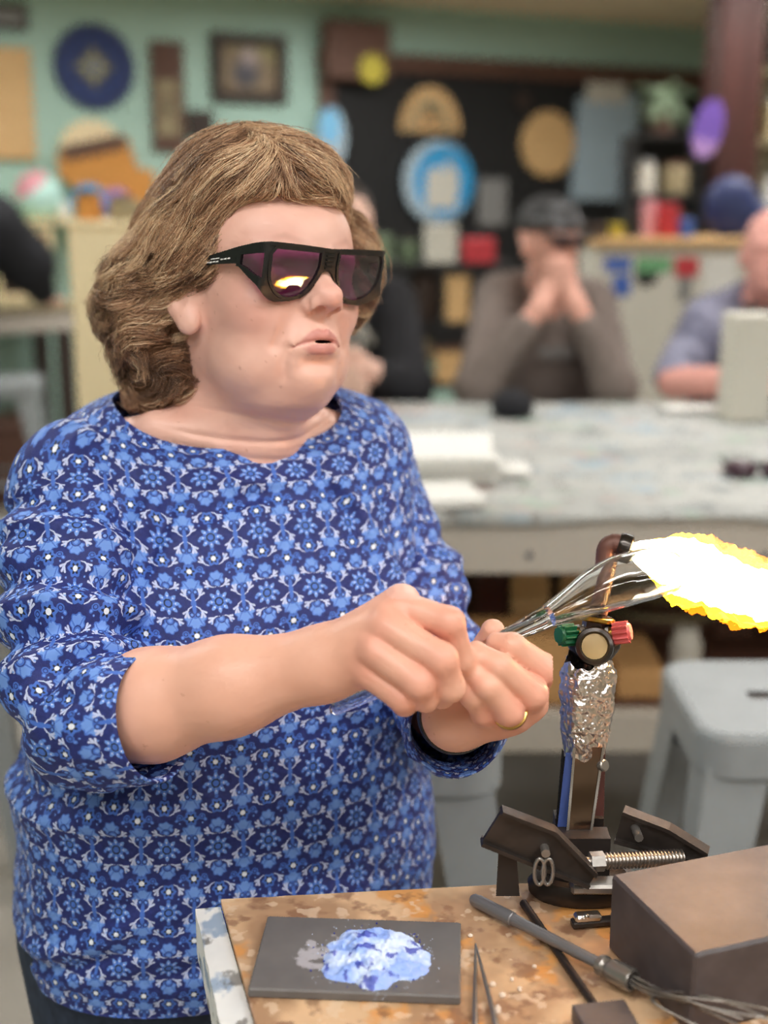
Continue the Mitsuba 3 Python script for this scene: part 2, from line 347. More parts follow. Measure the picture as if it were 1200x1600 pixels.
# ---------------------------------------------------------------- the room
WN = nrm([.53, -1.0, 0]); WU = nrm([1.0, .53, 0])        # far wall: its normal towards the room, its direction to the right
W0 = np.array([.18, 7.71, 0])
def wall_pt(px, py, off=0.0):
    """Point of the far wall (or a plane OFF metres before it) on a pixel's line of sight."""
    o = np.array([0, 0, CAM_Z]); d = P(px, py, 1.0) - o
    return o + d * (np.dot(W0 + WN * off - o, WN) / np.dot(d, WN))
WR = np.stack([WU, [0, 0, 1.0], WN], 1)                    # local x right, y up, z towards the room
def on_wall(m, px, py, off=0.004):
    c = wall_pt(px, py, off); return trimesh.Trimesh(np.asarray(m.vertices) @ WR.T + c, m.faces, process=False)
def wsize(x0, y0, x1, y1, off=0.0):
    a, b = wall_pt(x0, (y0 + y1) / 2, off), wall_pt(x1, (y0 + y1) / 2, off)
    c, d = wall_pt((x0 + x1) / 2, y0, off), wall_pt((x0 + x1) / 2, y1, off)
    return float(np.dot(b - a, WU)), float(c[2] - d[2])
struct('floor', move(bbox(11, 14, .1, .01), (0.4, 3.6, -.05)), 'm_concrete')
struct('ceiling', move(bbox(11, 14, .1, .01), (0.4, 3.6, ROOM_Z + .05)), 'm_ceiling')
wl = bbox(9.0, .1, ROOM_Z, .005)
struct('wall_far', trimesh.Trimesh(np.asarray(wl.vertices) @ np.stack([WU, -WN, [0, 0, 1.0]], 1).T + (W0 - WN * .05 + np.array([0, 0, ROOM_Z / 2]) + WU * .2), wl.faces, process=False), 'm_teal')
struct('wall_left', move(bbox(.1, 10.5, ROOM_Z, .005), (-3.75, 1.6, ROOM_Z / 2)), 'm_teal')
struct('wall_right', move(bbox(.1, 13, ROOM_Z, .005), (4.6, 3.4, ROOM_Z / 2)), 'm_cream_wall')
struct('wall_back', move(bbox(9, .1, ROOM_Z, .005), (0.4, -2.9, ROOM_Z / 2)), 'm_cream_wall')
SPOTS = ['first behind the photographer on the left', 'second behind the photographer on the right', 'above the torch bench on the left', 'above the torch bench on the right', 'over the right metal stool', 'over the bar stool at the left edge', 'over the middle of the long work table', 'over the right end of the long work table', 'over the cream cupboard', 'over the tan counter', 'over the plank bench at the left', 'before the blackboard', 'before the wooden post']
for (x, y, lx, ly), where in zip(TROFFERS, SPOTS):
    t = thing('ceiling_light', 'long white fluorescent ceiling fixture ' + where, 'ceiling light', 'fluorescent ceiling lights')
    z = ROOM_Z - .06
    obj('housing', move(cat(bbox(lx + .04, .02, .06, .003, (0, ly / 2 + .01, .0)), bbox(lx + .04, .02, .06, .003, (0, -ly / 2 - .01, 0)), bbox(.02, ly + .04, .06, .003, (lx / 2 + .01, 0, 0)), bbox(.02, ly + .04, .06, .003, (-lx / 2 - .01, 0, 0)), bbox(lx + .04, ly + .04, .01, .002, (0, 0, .027))), (x, y, z + .027)), 'm_white', t)
    v = np.array([[x - lx / 2, y - ly / 2, z], [x + lx / 2, y - ly / 2, z], [x + lx / 2, y + ly / 2, z], [x - lx / 2, y + ly / 2, z]])
    scene[key('diffuser', t)] = mikit.ply((v, np.array([[0, 2, 1], [0, 3, 2]])), 'm_white', emitter={'type': 'area', 'radiance': rgb(LAMP)})

# wooden post, right
c = PY(1150, 0, 6.0); c2 = PY(1124, 300, 6.0)
post = thing('wooden_post', 'square red-brown wooden post rising to the ceiling at the right', 'post')
obj('shaft', move(bbox(.20, .20, ROOM_Z, .012), (c2[0] + .03, 6.0, ROOM_Z / 2), 8), 'm_redwood', post)
obj('corbel', move(bbox(.24, .24, .12, .015), (c2[0] + .03, 6.0, ROOM_Z - .06), 8), 'm_redwood', post)

# ---------------------------------------------------------------- things on the far wall
def disc(r, t, bev=.004, n=48): return lathe([(0, 0), (r, 0), (r, t - bev), (r - bev, t), (0, t)], n)
# round navy compass sign
w, h = wsize(82, 38, 210, 172)
s = thing('compass_sign', 'round navy blue wall sign with a pale gold compass star', 'wall sign')
obj('board', on_wall(disc(h / 2, .03), 146, 105), 'm_navy', s)
obj('ring', on_wall(cat(*[move(bbox(.012, .05, .008, .002), (math.cos(a) * h * .33, math.sin(a) * h * .33, 0), math.degrees(a) + 90) for a in np.arange(24) * math.pi / 12]), 146, 105, .036), 'm_navy_light', s)
st = sg.Polygon([(math.sin(k * math.pi / 8) * r_, math.cos(k * math.pi / 8) * r_) for k in range(16) for r_ in [h * (.27 if k % 4 == 0 else .2 if k % 2 == 0 else .09)]])
obj('compass_star', on_wall(prism(st, .006), 146, 105, .034), 'm_pale_gold', s)
obj('hub', on_wall(disc(h * .07, .008), 146, 105, .038), 'm_navy_light', s)
# vertical letter sign
w, h = wsize(236, 66, 286, 238)
s = thing('vertical_sign', 'narrow upright brown wooden sign with pale relief, left of the framed picture', 'wall sign')
obj('board', on_wall(bbox(w, h, .03, .004, (0, 0, .015)), 261, 152), 'm_brownwood', s)
for k, (y_, pw, ph) in enumerate(((.40, .62, .09), (.25, .30, .16), (.09, .66, .12), (-.28, .66, .14))):
    obj('raised_panel', on_wall(bbox(w * pw, h * ph, .008, .002, (0, h * y_, .004)), 261, 152, .030), 'm_khaki' if k > 1 else 'm_brownwood', s)
obj('pale_ring', on_wall(move(prism(sg.Point(0, 0).buffer(w * .34).difference(sg.Point(0, 0).buffer(w * .15)), .008), (0, -h * .10, 0)), 261, 152, .030), 'm_khaki', s)
obj('dark_boss', on_wall(move(disc(w * .13, .012, .003, 24), (0, -h * .10, 0)), 261, 152, .030), 'm_darkbrown', s)
# framed picture
w, h = wsize(330, 54, 447, 162)
s = thing('framed_picture', 'dark framed square picture in muted browns on the teal wall', 'picture')
fw = .06
for dx, dy, sx, sy in ((0, h / 2 - fw / 2, w, fw), (0, -h / 2 + fw / 2, w, fw), (-w / 2 + fw / 2, 0, fw, h - 2 * fw), (w / 2 - fw / 2, 0, fw, h - 2 * fw)):
    obj('frame_rail', on_wall(bbox(sx, sy, .035, .006, (dx, dy, .0175)), 388, 108), 'm_darkbrown', s)
C388 = wall_pt(388, 108)
def picture_fn(p, n, uv):
    x = (p.x - float(C388[0])) * float(WU[0]) + (p.y - float(C388[1])) * float(WU[1]); z = p.z - float(C388[2])
    base = mix(lin(122, 100, 82), lin(150, 134, 104), fbm(x * 14, z * 14, 1.0, 4))
    base = mix(base, lin(150, 142, 100), smoothstep(.02, .14, z + x * .3))
    d = dr.sqrt(dr.square(x + .02) + dr.square(z + .02))
    return mix(mix(base, lin(70, 70, 82), smoothstep(.11, .04, d)), lin(176, 160, 160), smoothstep(.07, .02, dr.sqrt(dr.square(x) + dr.square(z - .06))))
mat('m_picture', picture_fn, .6)
obj('print', on_wall(bbox(w - 2 * fw, h - 2 * fw, .012, .002, (0, 0, .006)), 388, 108), 'm_picture', s)
# tan board, dark plaque at the left edge
w, h = wsize(-70, 75, 50, 250)
s = obj('tan_board', on_wall(bbox(w, h, .04, .006, (0, 0, .02)), -10, 162), 'm_tanwood'); tag(s, 'tan upright wooden panel hung at the left edge of the teal wall', 'wall panel')
w, h = wsize(-60, 4, 42, 46)
s = thing('dark_plaque', 'small dark grey plaque hung above the tan wooden panel', 'wall sign')
obj('board', on_wall(bbox(w, h, .03, .004, (0, 0, .015)), -9, 25), 'm_darkbrown', s)
obj('border', on_wall(bbox(w * .86, h * .6, .008, .002, (0, 0, .004)), -9, 25, .034), 'm_grey', s)
# house shaped orange sign and round cream disc behind it
w, h = wsize(90, 185, 195, 290)
s = obj('cream_disc', on_wall(disc(h / 2, .03), 142, 240), 'm_cream'); tag(s, 'round cream wooden blank half hidden behind the orange sign', 'wooden disc')
s = thing('house_sign', 'orange-stained wooden sign with a slanted top and a dark band of illegible lettering', 'wall sign')
a = [wall_pt(*q, .06) for q in ((88, 238), (196, 214), (212, 262), (240, 268), (235, 330), (150, 330), (112, 290), (92, 275))]
cc = wall_pt(150, 270, .06)
poly = [(float(np.dot(q - cc, WU)), float(q[2] - cc[2])) for q in a]
obj('board', on_wall(prism(poly, .03), 150, 270, .06), 'm_orangewood', s)
R = rotz(12)
obj('dark_band', on_wall(move(bbox(.34, .075, .006, .002), (-.005, .098, 0), 12), 150, 262, .092), 'm_brownwood', s)
# blackboard with brown trim
bl = thing('blackboard', 'large blackboard in a brown wooden frame across the far wall', 'blackboard')
A, B = wall_pt(506, 120), wall_pt(1240, 126); zt = wall_pt(600, 112)[2]; L = float(np.dot(B - A, WU)); zb = .55
ctr = (A + B) / 2; ctr[2] = (zt + zb) / 2
def at_board(m, x, z, off=.03):
    c = ctr + WU * x; c = c + WN * off; c[2] = z; return trimesh.Trimesh(np.asarray(m.vertices) @ WR.T + c, m.faces, process=False)
obj('panel', at_board(bbox(L, zt - zb, .02, .003), 0, (zt + zb) / 2, .01), 'm_black_board', bl)
obj('top_trim', at_board(bbox(L + .1, .10, .05, .006), 0, zt + .045, .025), 'm_brownwood', bl)
obj('side_trim', at_board(bbox(.08, zt - zb, .05, .006), -L / 2, (zt + zb) / 2, .025), 'm_brownwood', bl)
obj('ledge', at_board(bbox(L, .04, .10, .006), 0, zb, .05), 'm_brownwood', bl)
# brown box and yellow tag over the board's corner
w, h = wsize(500, 36, 598, 126)
s = obj('brown_cabinet', on_wall(bbox(w, h, .10, .008, (0, 0, .05)), 549, 81, .056), 'm_brownwood'); tag(s, 'dark brown wooden box hung over the corner of the blackboard', 'wall box')
w, h = wsize(560, 84, 604, 132)
s = obj('yellow_tag', on_wall(lathe([(0, 0), (h / 2, 0), (h / 2, .012), (0, .015)], 8), 581, 108, .16), 'm_yellow'); tag(s, 'small yellow octagonal tag at the corner of the brown wall box', 'tag')
# half round wooden sign
w, h = wsize(624, 136, 716, 206)
s = thing('half_round_sign', 'tan half round wooden sign with a dark hole, above the blue round sign', 'wall sign')
ar = [(math.cos(t) * w / 2, math.sin(t) * h) for t in np.linspace(0, math.pi, 28)]
obj('board', on_wall(prism(sg.Polygon(ar).difference(sg.Point(0, h * .42).buffer(h * .13)), .025), 670, 206, .03), 'm_tanwood', s)
obj('arch_band', on_wall(prism(sg.Polygon([(x * .72, y * .72) for x, y in ar]).difference(sg.Polygon([(x * .56, y * .56) for x, y in ar])), .008), 670, 206, .056), 'm_khaki', s)
obj('lettering', on_wall(cat(*[move(bbox(.05, .025, .006, .002), (x, .05, 0)) for x in (-.12, -.04, .04, .12)]), 670, 206, .058), 'm_brownwood', s)
# blue round sign
w, h = wsize(622, 220, 745, 347)
s = thing('blue_round_sign', 'round sky blue sign with an off-white mitten shape and pale rim', 'wall sign')
obj('board', on_wall(disc(h / 2, .03), 684, 284, .03), 'm_skyblue', s)
r_ = h / 2
obj('rim', on_wall(prism(sg.Point(0, 0).buffer(r_).difference(sg.Point(r_ * .16, r_ * .02).buffer(r_ * .86)), .008), 684, 284, .06), 'm_greyblue', s)
mit = [(-.42, -.62), (.42, -.62), (.5, .1), (.3, .42), (.18, .5), (.1, .22), (-.02, .16), (-.08, .34), (-.26, .34), (-.4, .1)]
obj('white_shape', on_wall(prism(sg.Polygon([(x * r_ + .02, y * r_) for x, y in mit]).buffer(.012).buffer(-.006), .008), 684, 284, .061), 'm_offwhite', s)
# tan disc
w, h = wsize(808, 174, 900, 276)
s = obj('tan_disc', on_wall(disc(h / 2, .03), 854, 225, .03), 'm_tanwood'); tag(s, 'plain round tan wooden disc on the blackboard beside the pale board', 'wooden disc')
# pale blue board, wider at the top
cc = wall_pt(940, 232, .03)
poly = [(float(np.dot(wall_pt(*q, .03) - cc, WU)), float(wall_pt(*q, .03)[2] - cc[2])) for q in ((902, 152), (994, 150), (982, 312), (890, 312))]
s = thing('pale_blue_board', 'tall pale blue-grey board leaning on the blackboard', 'board')
obj('panel', on_wall(prism(poly, .025), 940, 232, .03), 'm_greyblue', s)
for k in range(4): obj('paper_note', on_wall(bbox(.3, .12, .004, .001, (.02, .33 - k * .2, 0)), 940, 232, .058), 'm_grey' if k == 1 else 'm_offwhite', s) if k == 0 else None
# blue oval, grey square, small dark frame, grey dial
w, h = wsize(493, 168, 538, 262)
th = [(math.cos(t) * w / 2, math.sin(t) * h / 2) for t in np.linspace(0, 2 * math.pi, 40)[:-1]]
s = thing('blue_oval_plate', 'light blue oval plaque at the left edge of the blackboard', 'plaque')
obj('board', on_wall(prism(th, .03), 515, 215, .06), 'm_greyblue', s); obj('centre', on_wall(prism([(x * .7, y * .6 + .06) for x, y in th], .008), 515, 215, .09), 'm_paleblue', s)
w, h = wsize(748, 280, 790, 352)
s = obj('grey_card', on_wall(bbox(w, h, .02, .003), 769, 316, .05), 'm_grey'); tag(s, 'plain grey card propped right of the blue round sign', 'card')
s = obj('grey_dial', on_wall(disc(.055, .02), 815, 157, .03), 'm_darkbrown'); tag(s, 'small dark dial on the blackboard above the tan disc', 'dial')
w, h = wsize(300, 180, 330, 205)
s = obj('small_dark_frame', on_wall(bbox(.14, .14, .03, .004, (0, 0, .015)), 312, 194), 'm_darkbrown'); tag(s, 'small dark frame on the teal wall just above her hair', 'frame')
# purple hanging oval before the post
c = PY(1105, 202, 5.7)
s = thing('purple_ornament', 'purple oval ornament hanging at the wooden post', 'ornament')
R = np.array([[1, 0, 0], [0, 0, -1], [0, 1, 0.0]])
ov = [(math.cos(t) * .062, math.sin(t) * .125) for t in np.linspace(0, 2 * math.pi, 40)[:-1]]
obj('disc', move(prism(ov, .02), c, R=R @ rotz(-12)), 'm_purple', s)
obj('lower_band', move(prism(sg.Polygon([(x * .97, y * .97) for x, y in ov]).intersection(sg.box(-1, -1, 1, -.045)), .006), c + [0, -.024, 0], R=R @ rotz(-12)), 'm_lilac', s)
obj('cord', tube([c + [.03, 0, .11], c + [.035, .02, .3], c + [.036, .1, .5]], .004, 6), 'm_darkbrown', s)
# ---------------------------------------------------------------- the long work table in the middle
TZ, TY0, TY1, TX0, TX1 = .905, 2.20, 3.44, -.36, 2.45
tb = thing('work_table', 'long white painted work table across the middle of the workshop', 'table')
obj('tabletop', move(bbox(TX1 - TX0, TY1 - TY0, .02, .004), ((TX0 + TX1) / 2, (TY0 + TY1) / 2, TZ - .012)), 'm_apron', tb)
obj('front_apron', move(bbox(TX1 - TX0, .038, .089, .004), ((TX0 + TX1) / 2, TY0 + .022, TZ - .067)), 'm_apron', tb)
obj('rear_apron', move(bbox(TX1 - TX0, .038, .089, .004), ((TX0 + TX1) / 2, TY1 - .022, TZ - .067)), 'm_apron', tb)
for k, x in enumerate(np.arange(TX0 + .2, TX1, .42)):
    obj('screw_head', cyl((x, TY0 + .004, TZ - .075), (x, TY0 - .001, TZ - .075), .007, 10), 'm_steel_grey', tb)
for x in (TX0 + .05, TX1 - .05):
    for y in (TY0 + .09, TY1 - .09): obj('leg', move(bbox(.089, .089, TZ - .11, .004), (x, y, (TZ - .11) / 2)), 'm_apron', tb)
obj('shelf_rail', move(bbox(TX1 - TX0, .038, .08, .004), ((TX0 + TX1) / 2, TY0 + .06, .47)), 'm_apron', tb)
obj('shelf_rail', move(bbox(TX1 - TX0, .038, .08, .004), ((TX0 + TX1) / 2, TY1 - .06, .47)), 'm_apron', tb)
obj('lower_shelf', move(bbox(TX1 - TX0, TY1 - TY0 - .1, .016, .003), ((TX0 + TX1) / 2, (TY0 + TY1) / 2, .50)), 'm_brownwood', tb)
obj('back_panel', move(bbox(TX1 - TX0 - .1, .012, .31, .003), ((TX0 + TX1) / 2, TY1 - .10, .665)), 'm_darkbrown', tb)  # added dark sheet, stands in for the shade beneath the tabletop
# paint splashed sheet, its front edge hanging unevenly
nx, ny = 161, 40
gx = np.linspace(TX0 - .02, TX1 + .02, nx); gv = np.linspace(0, 1, ny); vv = []
nz = meshkit.noise(np.stack(np.meshgrid(gx * 6, gv * 9, [2.0], indexing='ij'), -1)[:, :, 0])
drops = .008 + .018 * meshkit.fbm(np.stack([gx * 5, gx * 0, gx * 0], -1)) + .008 * np.sin(gx * 9)
for a_, (x, drop) in enumerate(zip(gx, drops)):
    for b_, t in enumerate(gv):
        if t < .9: y, z = TY1 + .02 - (TY1 - TY0 + .025) * t / .9, TZ + .0005 + .004 * nz[a_, b_]
        else: u = (t - .9) / .1; y, z = TY0 - .005 - .006 * math.sin(u * 1.5), TZ + .002 - drop * u
        vv.append((x, y, z))
ii, jj = np.meshgrid(np.arange(nx - 1), np.arange(ny - 1), indexing='ij')
q = np.stack([ii * ny + jj, (ii + 1) * ny + jj, (ii + 1) * ny + jj + 1, ii * ny + jj + 1], -1).reshape(-1, 4)[:, ::-1]
s = obj('paint_sheet', (np.array(vv), q), 'm_paint_cloth', smooth=50); tag(s, 'paint-splashed grey white cover sheet spread over the long work table', 'cover sheet')

# things on the table
c = PZ(1160, 655, TZ + .006)
s = obj('white_block', move(bbox(.105, .09, .265, .004, (0, 0, .1325)), c, 6), 'm_offwhite'); tag(s, 'tall off-white rectangular block standing on the table before the bald man', 'block')
def sheet_stack(name, px, py, w, d, rz, n, label, m='m_white', h=.004):
    c = PZ(px, py, TZ + .006); t = thing(name, label, 'papers')
    for k in range(n): obj('sheet', move(bbox(w, d, h * .8, .0006, (rng.normal(0, .006), rng.normal(0, .006), h * (k + .5))), c, rz + rng.normal(0, 3)), m, t)
sheet_stack('paper_stack', 690, 735, .20, .28, 4, 9, 'thick stack of white paper on the table beside her shoulder', h=.006)
sheet_stack('paper_pad', 655, 782, .22, .16, 12, 4, 'low white paper pad at the near edge of the table', h=.004)
sheet_stack('folded_paper', 775, 738, .14, .10, -6, 3, 'small folded white paper right of the paper stack')
sheet_stack('paper_napkin', 1085, 642, .16, .09, 10, 2, 'white paper lying before the bald man\'s forearm', h=.006)
# dark drill-like bag and dark glasses
s = obj('cloth_bag', sdf_mesh(lambda p: smin(d_ell(p, PZ(800, 652, TZ) + [0, 0, .03], (.055, .07, .045)), d_ell(p, PZ(795, 632, TZ) + [-.01, .03, .06], (.03, .035, .05)), .03), PZ(800, 652, TZ) + [-.12, -.12, .002], PZ(800, 652, TZ) + [.12, .15, .16], .008), 'm_black_cloth', smooth=True); tag(s, 'crumpled black cloth bag on the table before the man in the cap', 'bag')
def shades(px, py, rz, label):
    c = PZ(px, py, TZ + .006); t = thing('dark_glasses', label, 'glasses')
    for sx in (-1, 1): obj('lens', move(lathe([(0, 0), (.030, .002), (.033, .010), (.026, .026), (0, .030)], 20), c + rotz(rz) @ np.array([sx * .036, 0, .0])), 'm_wine', t)
    obj('bridge', move(bbox(.02, .008, .012, .002), c + rotz(rz) @ np.array([0, 0, .02]), rz), 'm_frame_black', t)
    for sx in (-1, 1): obj('temple', move(bbox(.006, .10, .012, .002), c + rotz(rz) @ np.array([sx * .062, .05, .012]), rz), 'm_frame_black', t)
shades(1185, 742, -8, 'dark purple shaded glasses lying on the paint sheet at the right')
# under the table: paddles, cartons, coil
def plank_top(name, px0, px1, pytop, Y, m, label, zb=.508, lean=0):
    a, b = PY(px0, 950, Y), PY(px1, 950, Y); w = (b[0] - a[0]) / 2; zt = PY((px0 + px1) / 2, pytop, Y)[2] - zb
    th = np.linspace(0, math.pi, 16); poly = [(-w * .8, 0), (w * .8, 0)] + [(w * math.cos(t), zt - w * 1.3 + w * 1.3 * math.sin(t)) for t in th]
    k = obj(name, move(prism(poly, .018), ((a[0] + b[0]) / 2, Y, zb), R=np.array([[1, 0, 0], [0, 0, -1], [0, 1, 0.0]])), m); tag(k, label, 'wooden blank')
plank_top('wooden_blank', 742, 792, 878, 2.55, 'm_redwood', 'red-brown wooden blank leaning below the table beside her sleeve')
plank_top('wooden_blank', 797, 856, 876, 2.50, 'm_tanwood', 'first light tan rounded wooden blank under the table')
plank_top('wooden_blank', 872, 938, 876, 2.58, 'm_tanwood', 'second tan rounded wooden blank, just left of the copper nozzle pipe')
plank_top('wooden_blank', 1010, 1090, 872, 2.75, 'm_redwood', 'dark red-brown wooden blank under the table behind the flame')
plank_top('wooden_blank', 1110, 1180, 872, 2.70, 'm_brownwood', 'brown wooden blank under the table at the right below the flame')
def carton(px0, px1, pyt, Y, d, label, m='m_cardboard', rz=0, zb=.508):
    a, b = PY(px0, pyt, Y), PY(px1, pyt, Y); h = a[2] - zb; w = b[0] - a[0]; t = thing('cardboard_box', label, 'box'); c = ((a[0] + b[0]) / 2, Y + d / 2, zb)
    obj('body', move(bbox(w, d, h, .003, (0, 0, h / 2)), c, rz), m, t)
    obj('flap', move(bbox(w * .98, d * .49, .004, .001, (0, -d * .25, h + .003)), c, rz), m, t); obj('flap', move(bbox(w * .98, d * .49, .004, .001, (0, d * .25, h + .003)), c, rz), m, t)
carton(700, 890, 1000, 2.29, .13, 'large tan cardboard box on the shelf under the table behind her hands')
carton(965, 1040, 1050, 2.32, .22, 'small brown cardboard box on the shelf under the table right of the torch', 'm_cardboard')
cc = PY(1050, 1020, 2.75); t = thing('hose_coil', 'coiled brown hose lying on the shelf under the table', 'hose')
for k in range(4):
    th = np.linspace(0, 2 * math.pi, 40); obj('loop', tube(np.stack([cc[0] + (.15 - .012 * (k % 2)) * np.cos(th), 2.80 + .1 * np.sin(th), .520 + .021 * k + th * 0], 1), .011, 8, cap=False), 'm_khaki' if k % 2 else 'm_brownwood', t, smooth=True)
cc = PY(1072, 1010, 2.45); k = obj('white_jar', lathe([(0, .0), (.03, 0), (.032, .01), (.032, .07), (.024, .085), (.024, .10), (0, .10)], 24, frame((cc[0], 2.45, .508), (cc[0], 2.45, .6))), 'm_offwhite'); tag(k, 'small off-white jar on the shelf under the table near the right stool', 'jar')

# ---------------------------------------------------------------- metal stools
def make_stool(x, y, z, rz, label, s=.30):
    t = thing('metal_stool', label, 'stool', 'grey metal bar stools')
    sq = sg.box(-s / 2 + .05, -s / 2 + .05, s / 2 - .05, s / 2 - .05).buffer(.05, 8)
    hole = sg.box(-.045, -.008, .045, .008).buffer(.006, 6)
    top = []
    for k, (ins, zz) in enumerate(((.012, 0), (.003, -.004), (0, -.012))): top.append((sq.buffer(-ins), zz))
    m = [prism(top[0][0].difference(hole), .003, -.003)]
    for (a, za), (b, zb_) in zip(top, top[1:]):
        ra, rb = np.array(a.exterior.coords)[:-1], np.array(b.exterior.coords)[:-1]; n = 96
        ra, rb = [np.array([g.exterior.interpolate(u, True).coords[0] for u in (np.arange(n) + .5) / n]) for g in (a, b)]
        v = np.vstack([np.c_[ra, np.full(n, za)], np.c_[rb, np.full(n, zb_)]]); i = np.arange(n); j = (i + 1) % n
        m.append(trimesh.Trimesh(v, np.vstack([np.stack([i, i + n, j], 1), np.stack([j, i + n, j + n], 1)]), process=False))
    m.append(prism(sq.difference(sq.buffer(-.003)), .05, -.06))
    M = lambda g: move(g, (x, y, z), rz)
    obj('seat', M(cat(m)), 'm_stool', t)
    B = s / 2 + .065
    for sx in (-1, 1):
        for sy in (-1, 1):
            a = np.array([sx * (s / 2 - .012), sy * (s / 2 - .012), -.05]); b = np.array([sx * B, sy * B, -z + .012])
            def strip(along):
                w0, w1 = .085, .036; d = np.array([-sx, 0, 0]) if along == 0 else np.array([0, -sy, 0]); o = .003 * (np.array([0, -sy, 0]) if along == 0 else np.array([-sx, 0, 0]))
                return trimesh.Trimesh(np.array([a, a + d * w0, b, b + d * w1, a + o, a + d * w0 + o, b + o, b + d * w1 + o])).convex_hull
            obj('leg', M(cat(strip(0), strip(1))), 'm_stool', t)
            obj('foot_cap', M(bbox(.04, .04, .024, .004, (sx * (B - .014), sy * (B - .014), -z + .012))), 'm_rubber', t)
    f = .62; q = s / 2 - .02 + (B - s / 2) * f
    for p_, q_ in (((-q, -q), (q, -q)), ((q, -q), (q, q)), ((q, q), (-q, q)), ((-q, q), (-q, -q))):
        obj('foot_rail', M(cyl((*p_, -z * f - .0), (*q_, -z * f - .0), .009, 10)), 'm_stool', t)
    for p_, q_ in (((-1, -1), (1, 1)), ((-1, 1), (1, -1))):
        e = s / 2 - .02; obj('cross_brace', M(move(bbox(2 * e * 1.41, .03, .003, .001), (0, 0, -.11 - .01 * p_[1]), 45 * p_[1] * -1)), 'm_stool', t)
    return t
make_stool(.57, 1.715, .76, 0, 'grey metal bar stool with a slotted seat at the right, beside the torch')
make_stool(.005, 1.665, .76, 0, 'grey metal bar stool right behind her waist and left hand')
make_stool(-.95, 2.60, .76, 4, 'grey metal bar stool at the left edge behind her elbow')
make_stool(-1.62, 5.45, .70, 10, 'distant grey metal stool in front of the far left table')

# ---------------------------------------------------------------- the left background
c = PY(157, 345, 3.4)
s = thing('cream_cupboard', 'tall narrow cream painted cupboard standing behind her shoulder', 'cupboard')
obj('body', move(bbox(.174, .40, c[2] - .02, .005, (0, .2, (c[2] - .02) / 2)), (c[0], 3.4, 0)), 'm_cream', s)
obj('top_board', move(bbox(.182, .41, .02, .004, (0, .2, c[2] - .01)), (c[0], 3.4, 0)), 'm_cream', s)
CT = c[2]; cx = c[0]
def jar(x, y, z, r, h, body, lid, label, nm='jar'):
    t = thing(nm, label, nm)
    obj('body', lathe([(0, 0), (r * .95, 0), (r, .006), (r, h * .8), (r * .8, h * .88), (0, h * .88)], 24, frame((x, y, z), (x, y, z + 1))), body, t)
    obj('lid', lathe([(0, h * .87), (r * .85, h * .87), (r * .85, h * .98), (r * .8, h), (0, h)], 24, frame((x, y, z), (x, y, z + 1))), lid, t)
jar(cx - .05, 3.50, CT, .034, .075, 'm_orangewood', 'm_darkbrown', 'small amber jar with a dark lid, left on top of the cream cupboard')
jar(cx + .035, 3.50, CT, .030, .065, 'm_khaki', 'm_brownwood', 'khaki jar with a brown lid, right on top of the cream cupboard')
# rear table on the left with its rack, along the far wall
RT0 = wall_pt(97, 470, .36); RT0[2] = 0; RTR = np.stack([WU, -WN, [0, 0, 1.0]], 1)
def RT(m, u, off, z=0.0): return trimesh.Trimesh(np.asarray(m.vertices) @ RTR.T + RT0 + WU * u + WN * off + np.array([0, 0, z]), m.faces, process=False)
tz = .97
t = thing('rear_table', 'grey topped table against the far wall at the left', 'table')
obj('top', RT(bbox(1.6, .6, .04, .006), -.80, 0, tz - .02), 'm_khaki', t); obj('apron', RT(bbox(1.56, .03, .09, .004), -.80, .27, tz - .085), 'm_apron', t)
for u in (-1.52, -.06):
    for o in (-.24, .24): obj('leg', RT(bbox(.07, .07, tz - .04, .004), u, o, (tz - .04) / 2), 'm_darkbrown', t)
for k, (u, w, h, m, lb) in enumerate(((-1.22, .40, .45, 'm_darkbrown', 'dark brown crate under the rear table, left'), (-.74, .44, .5, 'm_black', 'black storage box under the rear table, middle'), (-.30, .28, .4, 'm_brownwood', 'brown crate under the rear table, right'))):
    q = thing('storage_crate', lb, 'crate'); obj('body', RT(bbox(w, .4, h, .008, (0, 0, h / 2)), u, 0), m, q); obj('rim', RT(bbox(w + .02, .42, .03, .006, (0, 0, h - .02)), u, 0), m, q)
t = thing('cream_rack', 'low cream storage rack standing on the rear table at the left', 'rack')
for sx in (-.13, .13): obj('side_panel', RT(bbox(.02, .22, .33, .004, (sx, 0, .165)), -.16, -.14, tz), 'm_cream', t)
for z in (.01, .17, .32): obj('shelf', RT(bbox(.26, .22, .018, .003, (0, 0, z)), -.16, -.14, tz), 'm_cream', t)
obj('back_panel', RT(bbox(.26, .01, .3, .003, (0, .105, .165)), -.16, -.14, tz), 'm_cream', t)
q = RT0 - WU * .13 - WN * .14; jar(q[0], q[1], tz + .18, .05, .12, 'm_orangewood', 'm_darkbrown', 'amber jar standing inside the cream rack')
q = RT0 - WU * .22 - WN * .14; jar(q[0], q[1], tz + .02, .045, .11, 'm_darkbrown', 'm_khaki', 'dark jar on the bottom of the cream rack')
rk = thing('wall_shelf', 'pale wooden wall shelf holding round coloured ornaments at the left', 'shelf')
cA, cB = wall_pt(8, 345, .165), wall_pt(240, 345, .165)
sl = float(np.dot(cB - cA, WU)); sc = (cA + cB) / 2
obj('board', trimesh.Trimesh(np.asarray(bbox(sl, .02, .30, .004).vertices) @ WR.T + sc, bbox(sl, .02, .30, .004).faces, process=False), 'm_cream', rk)
for u in (-.4, .4): obj('bracket', trimesh.Trimesh(np.asarray(bbox(.02, .12, .28, .004, (u * sl, -.07, 0)).vertices) @ WR.T + sc, bbox(.02, .12, .16, .004).faces, process=False), 'm_cream', rk)
def on_shelf(px, r):
    c = wall_pt(px, 330, .19); return np.array([c[0], c[1], sc[2] + .01 + r])
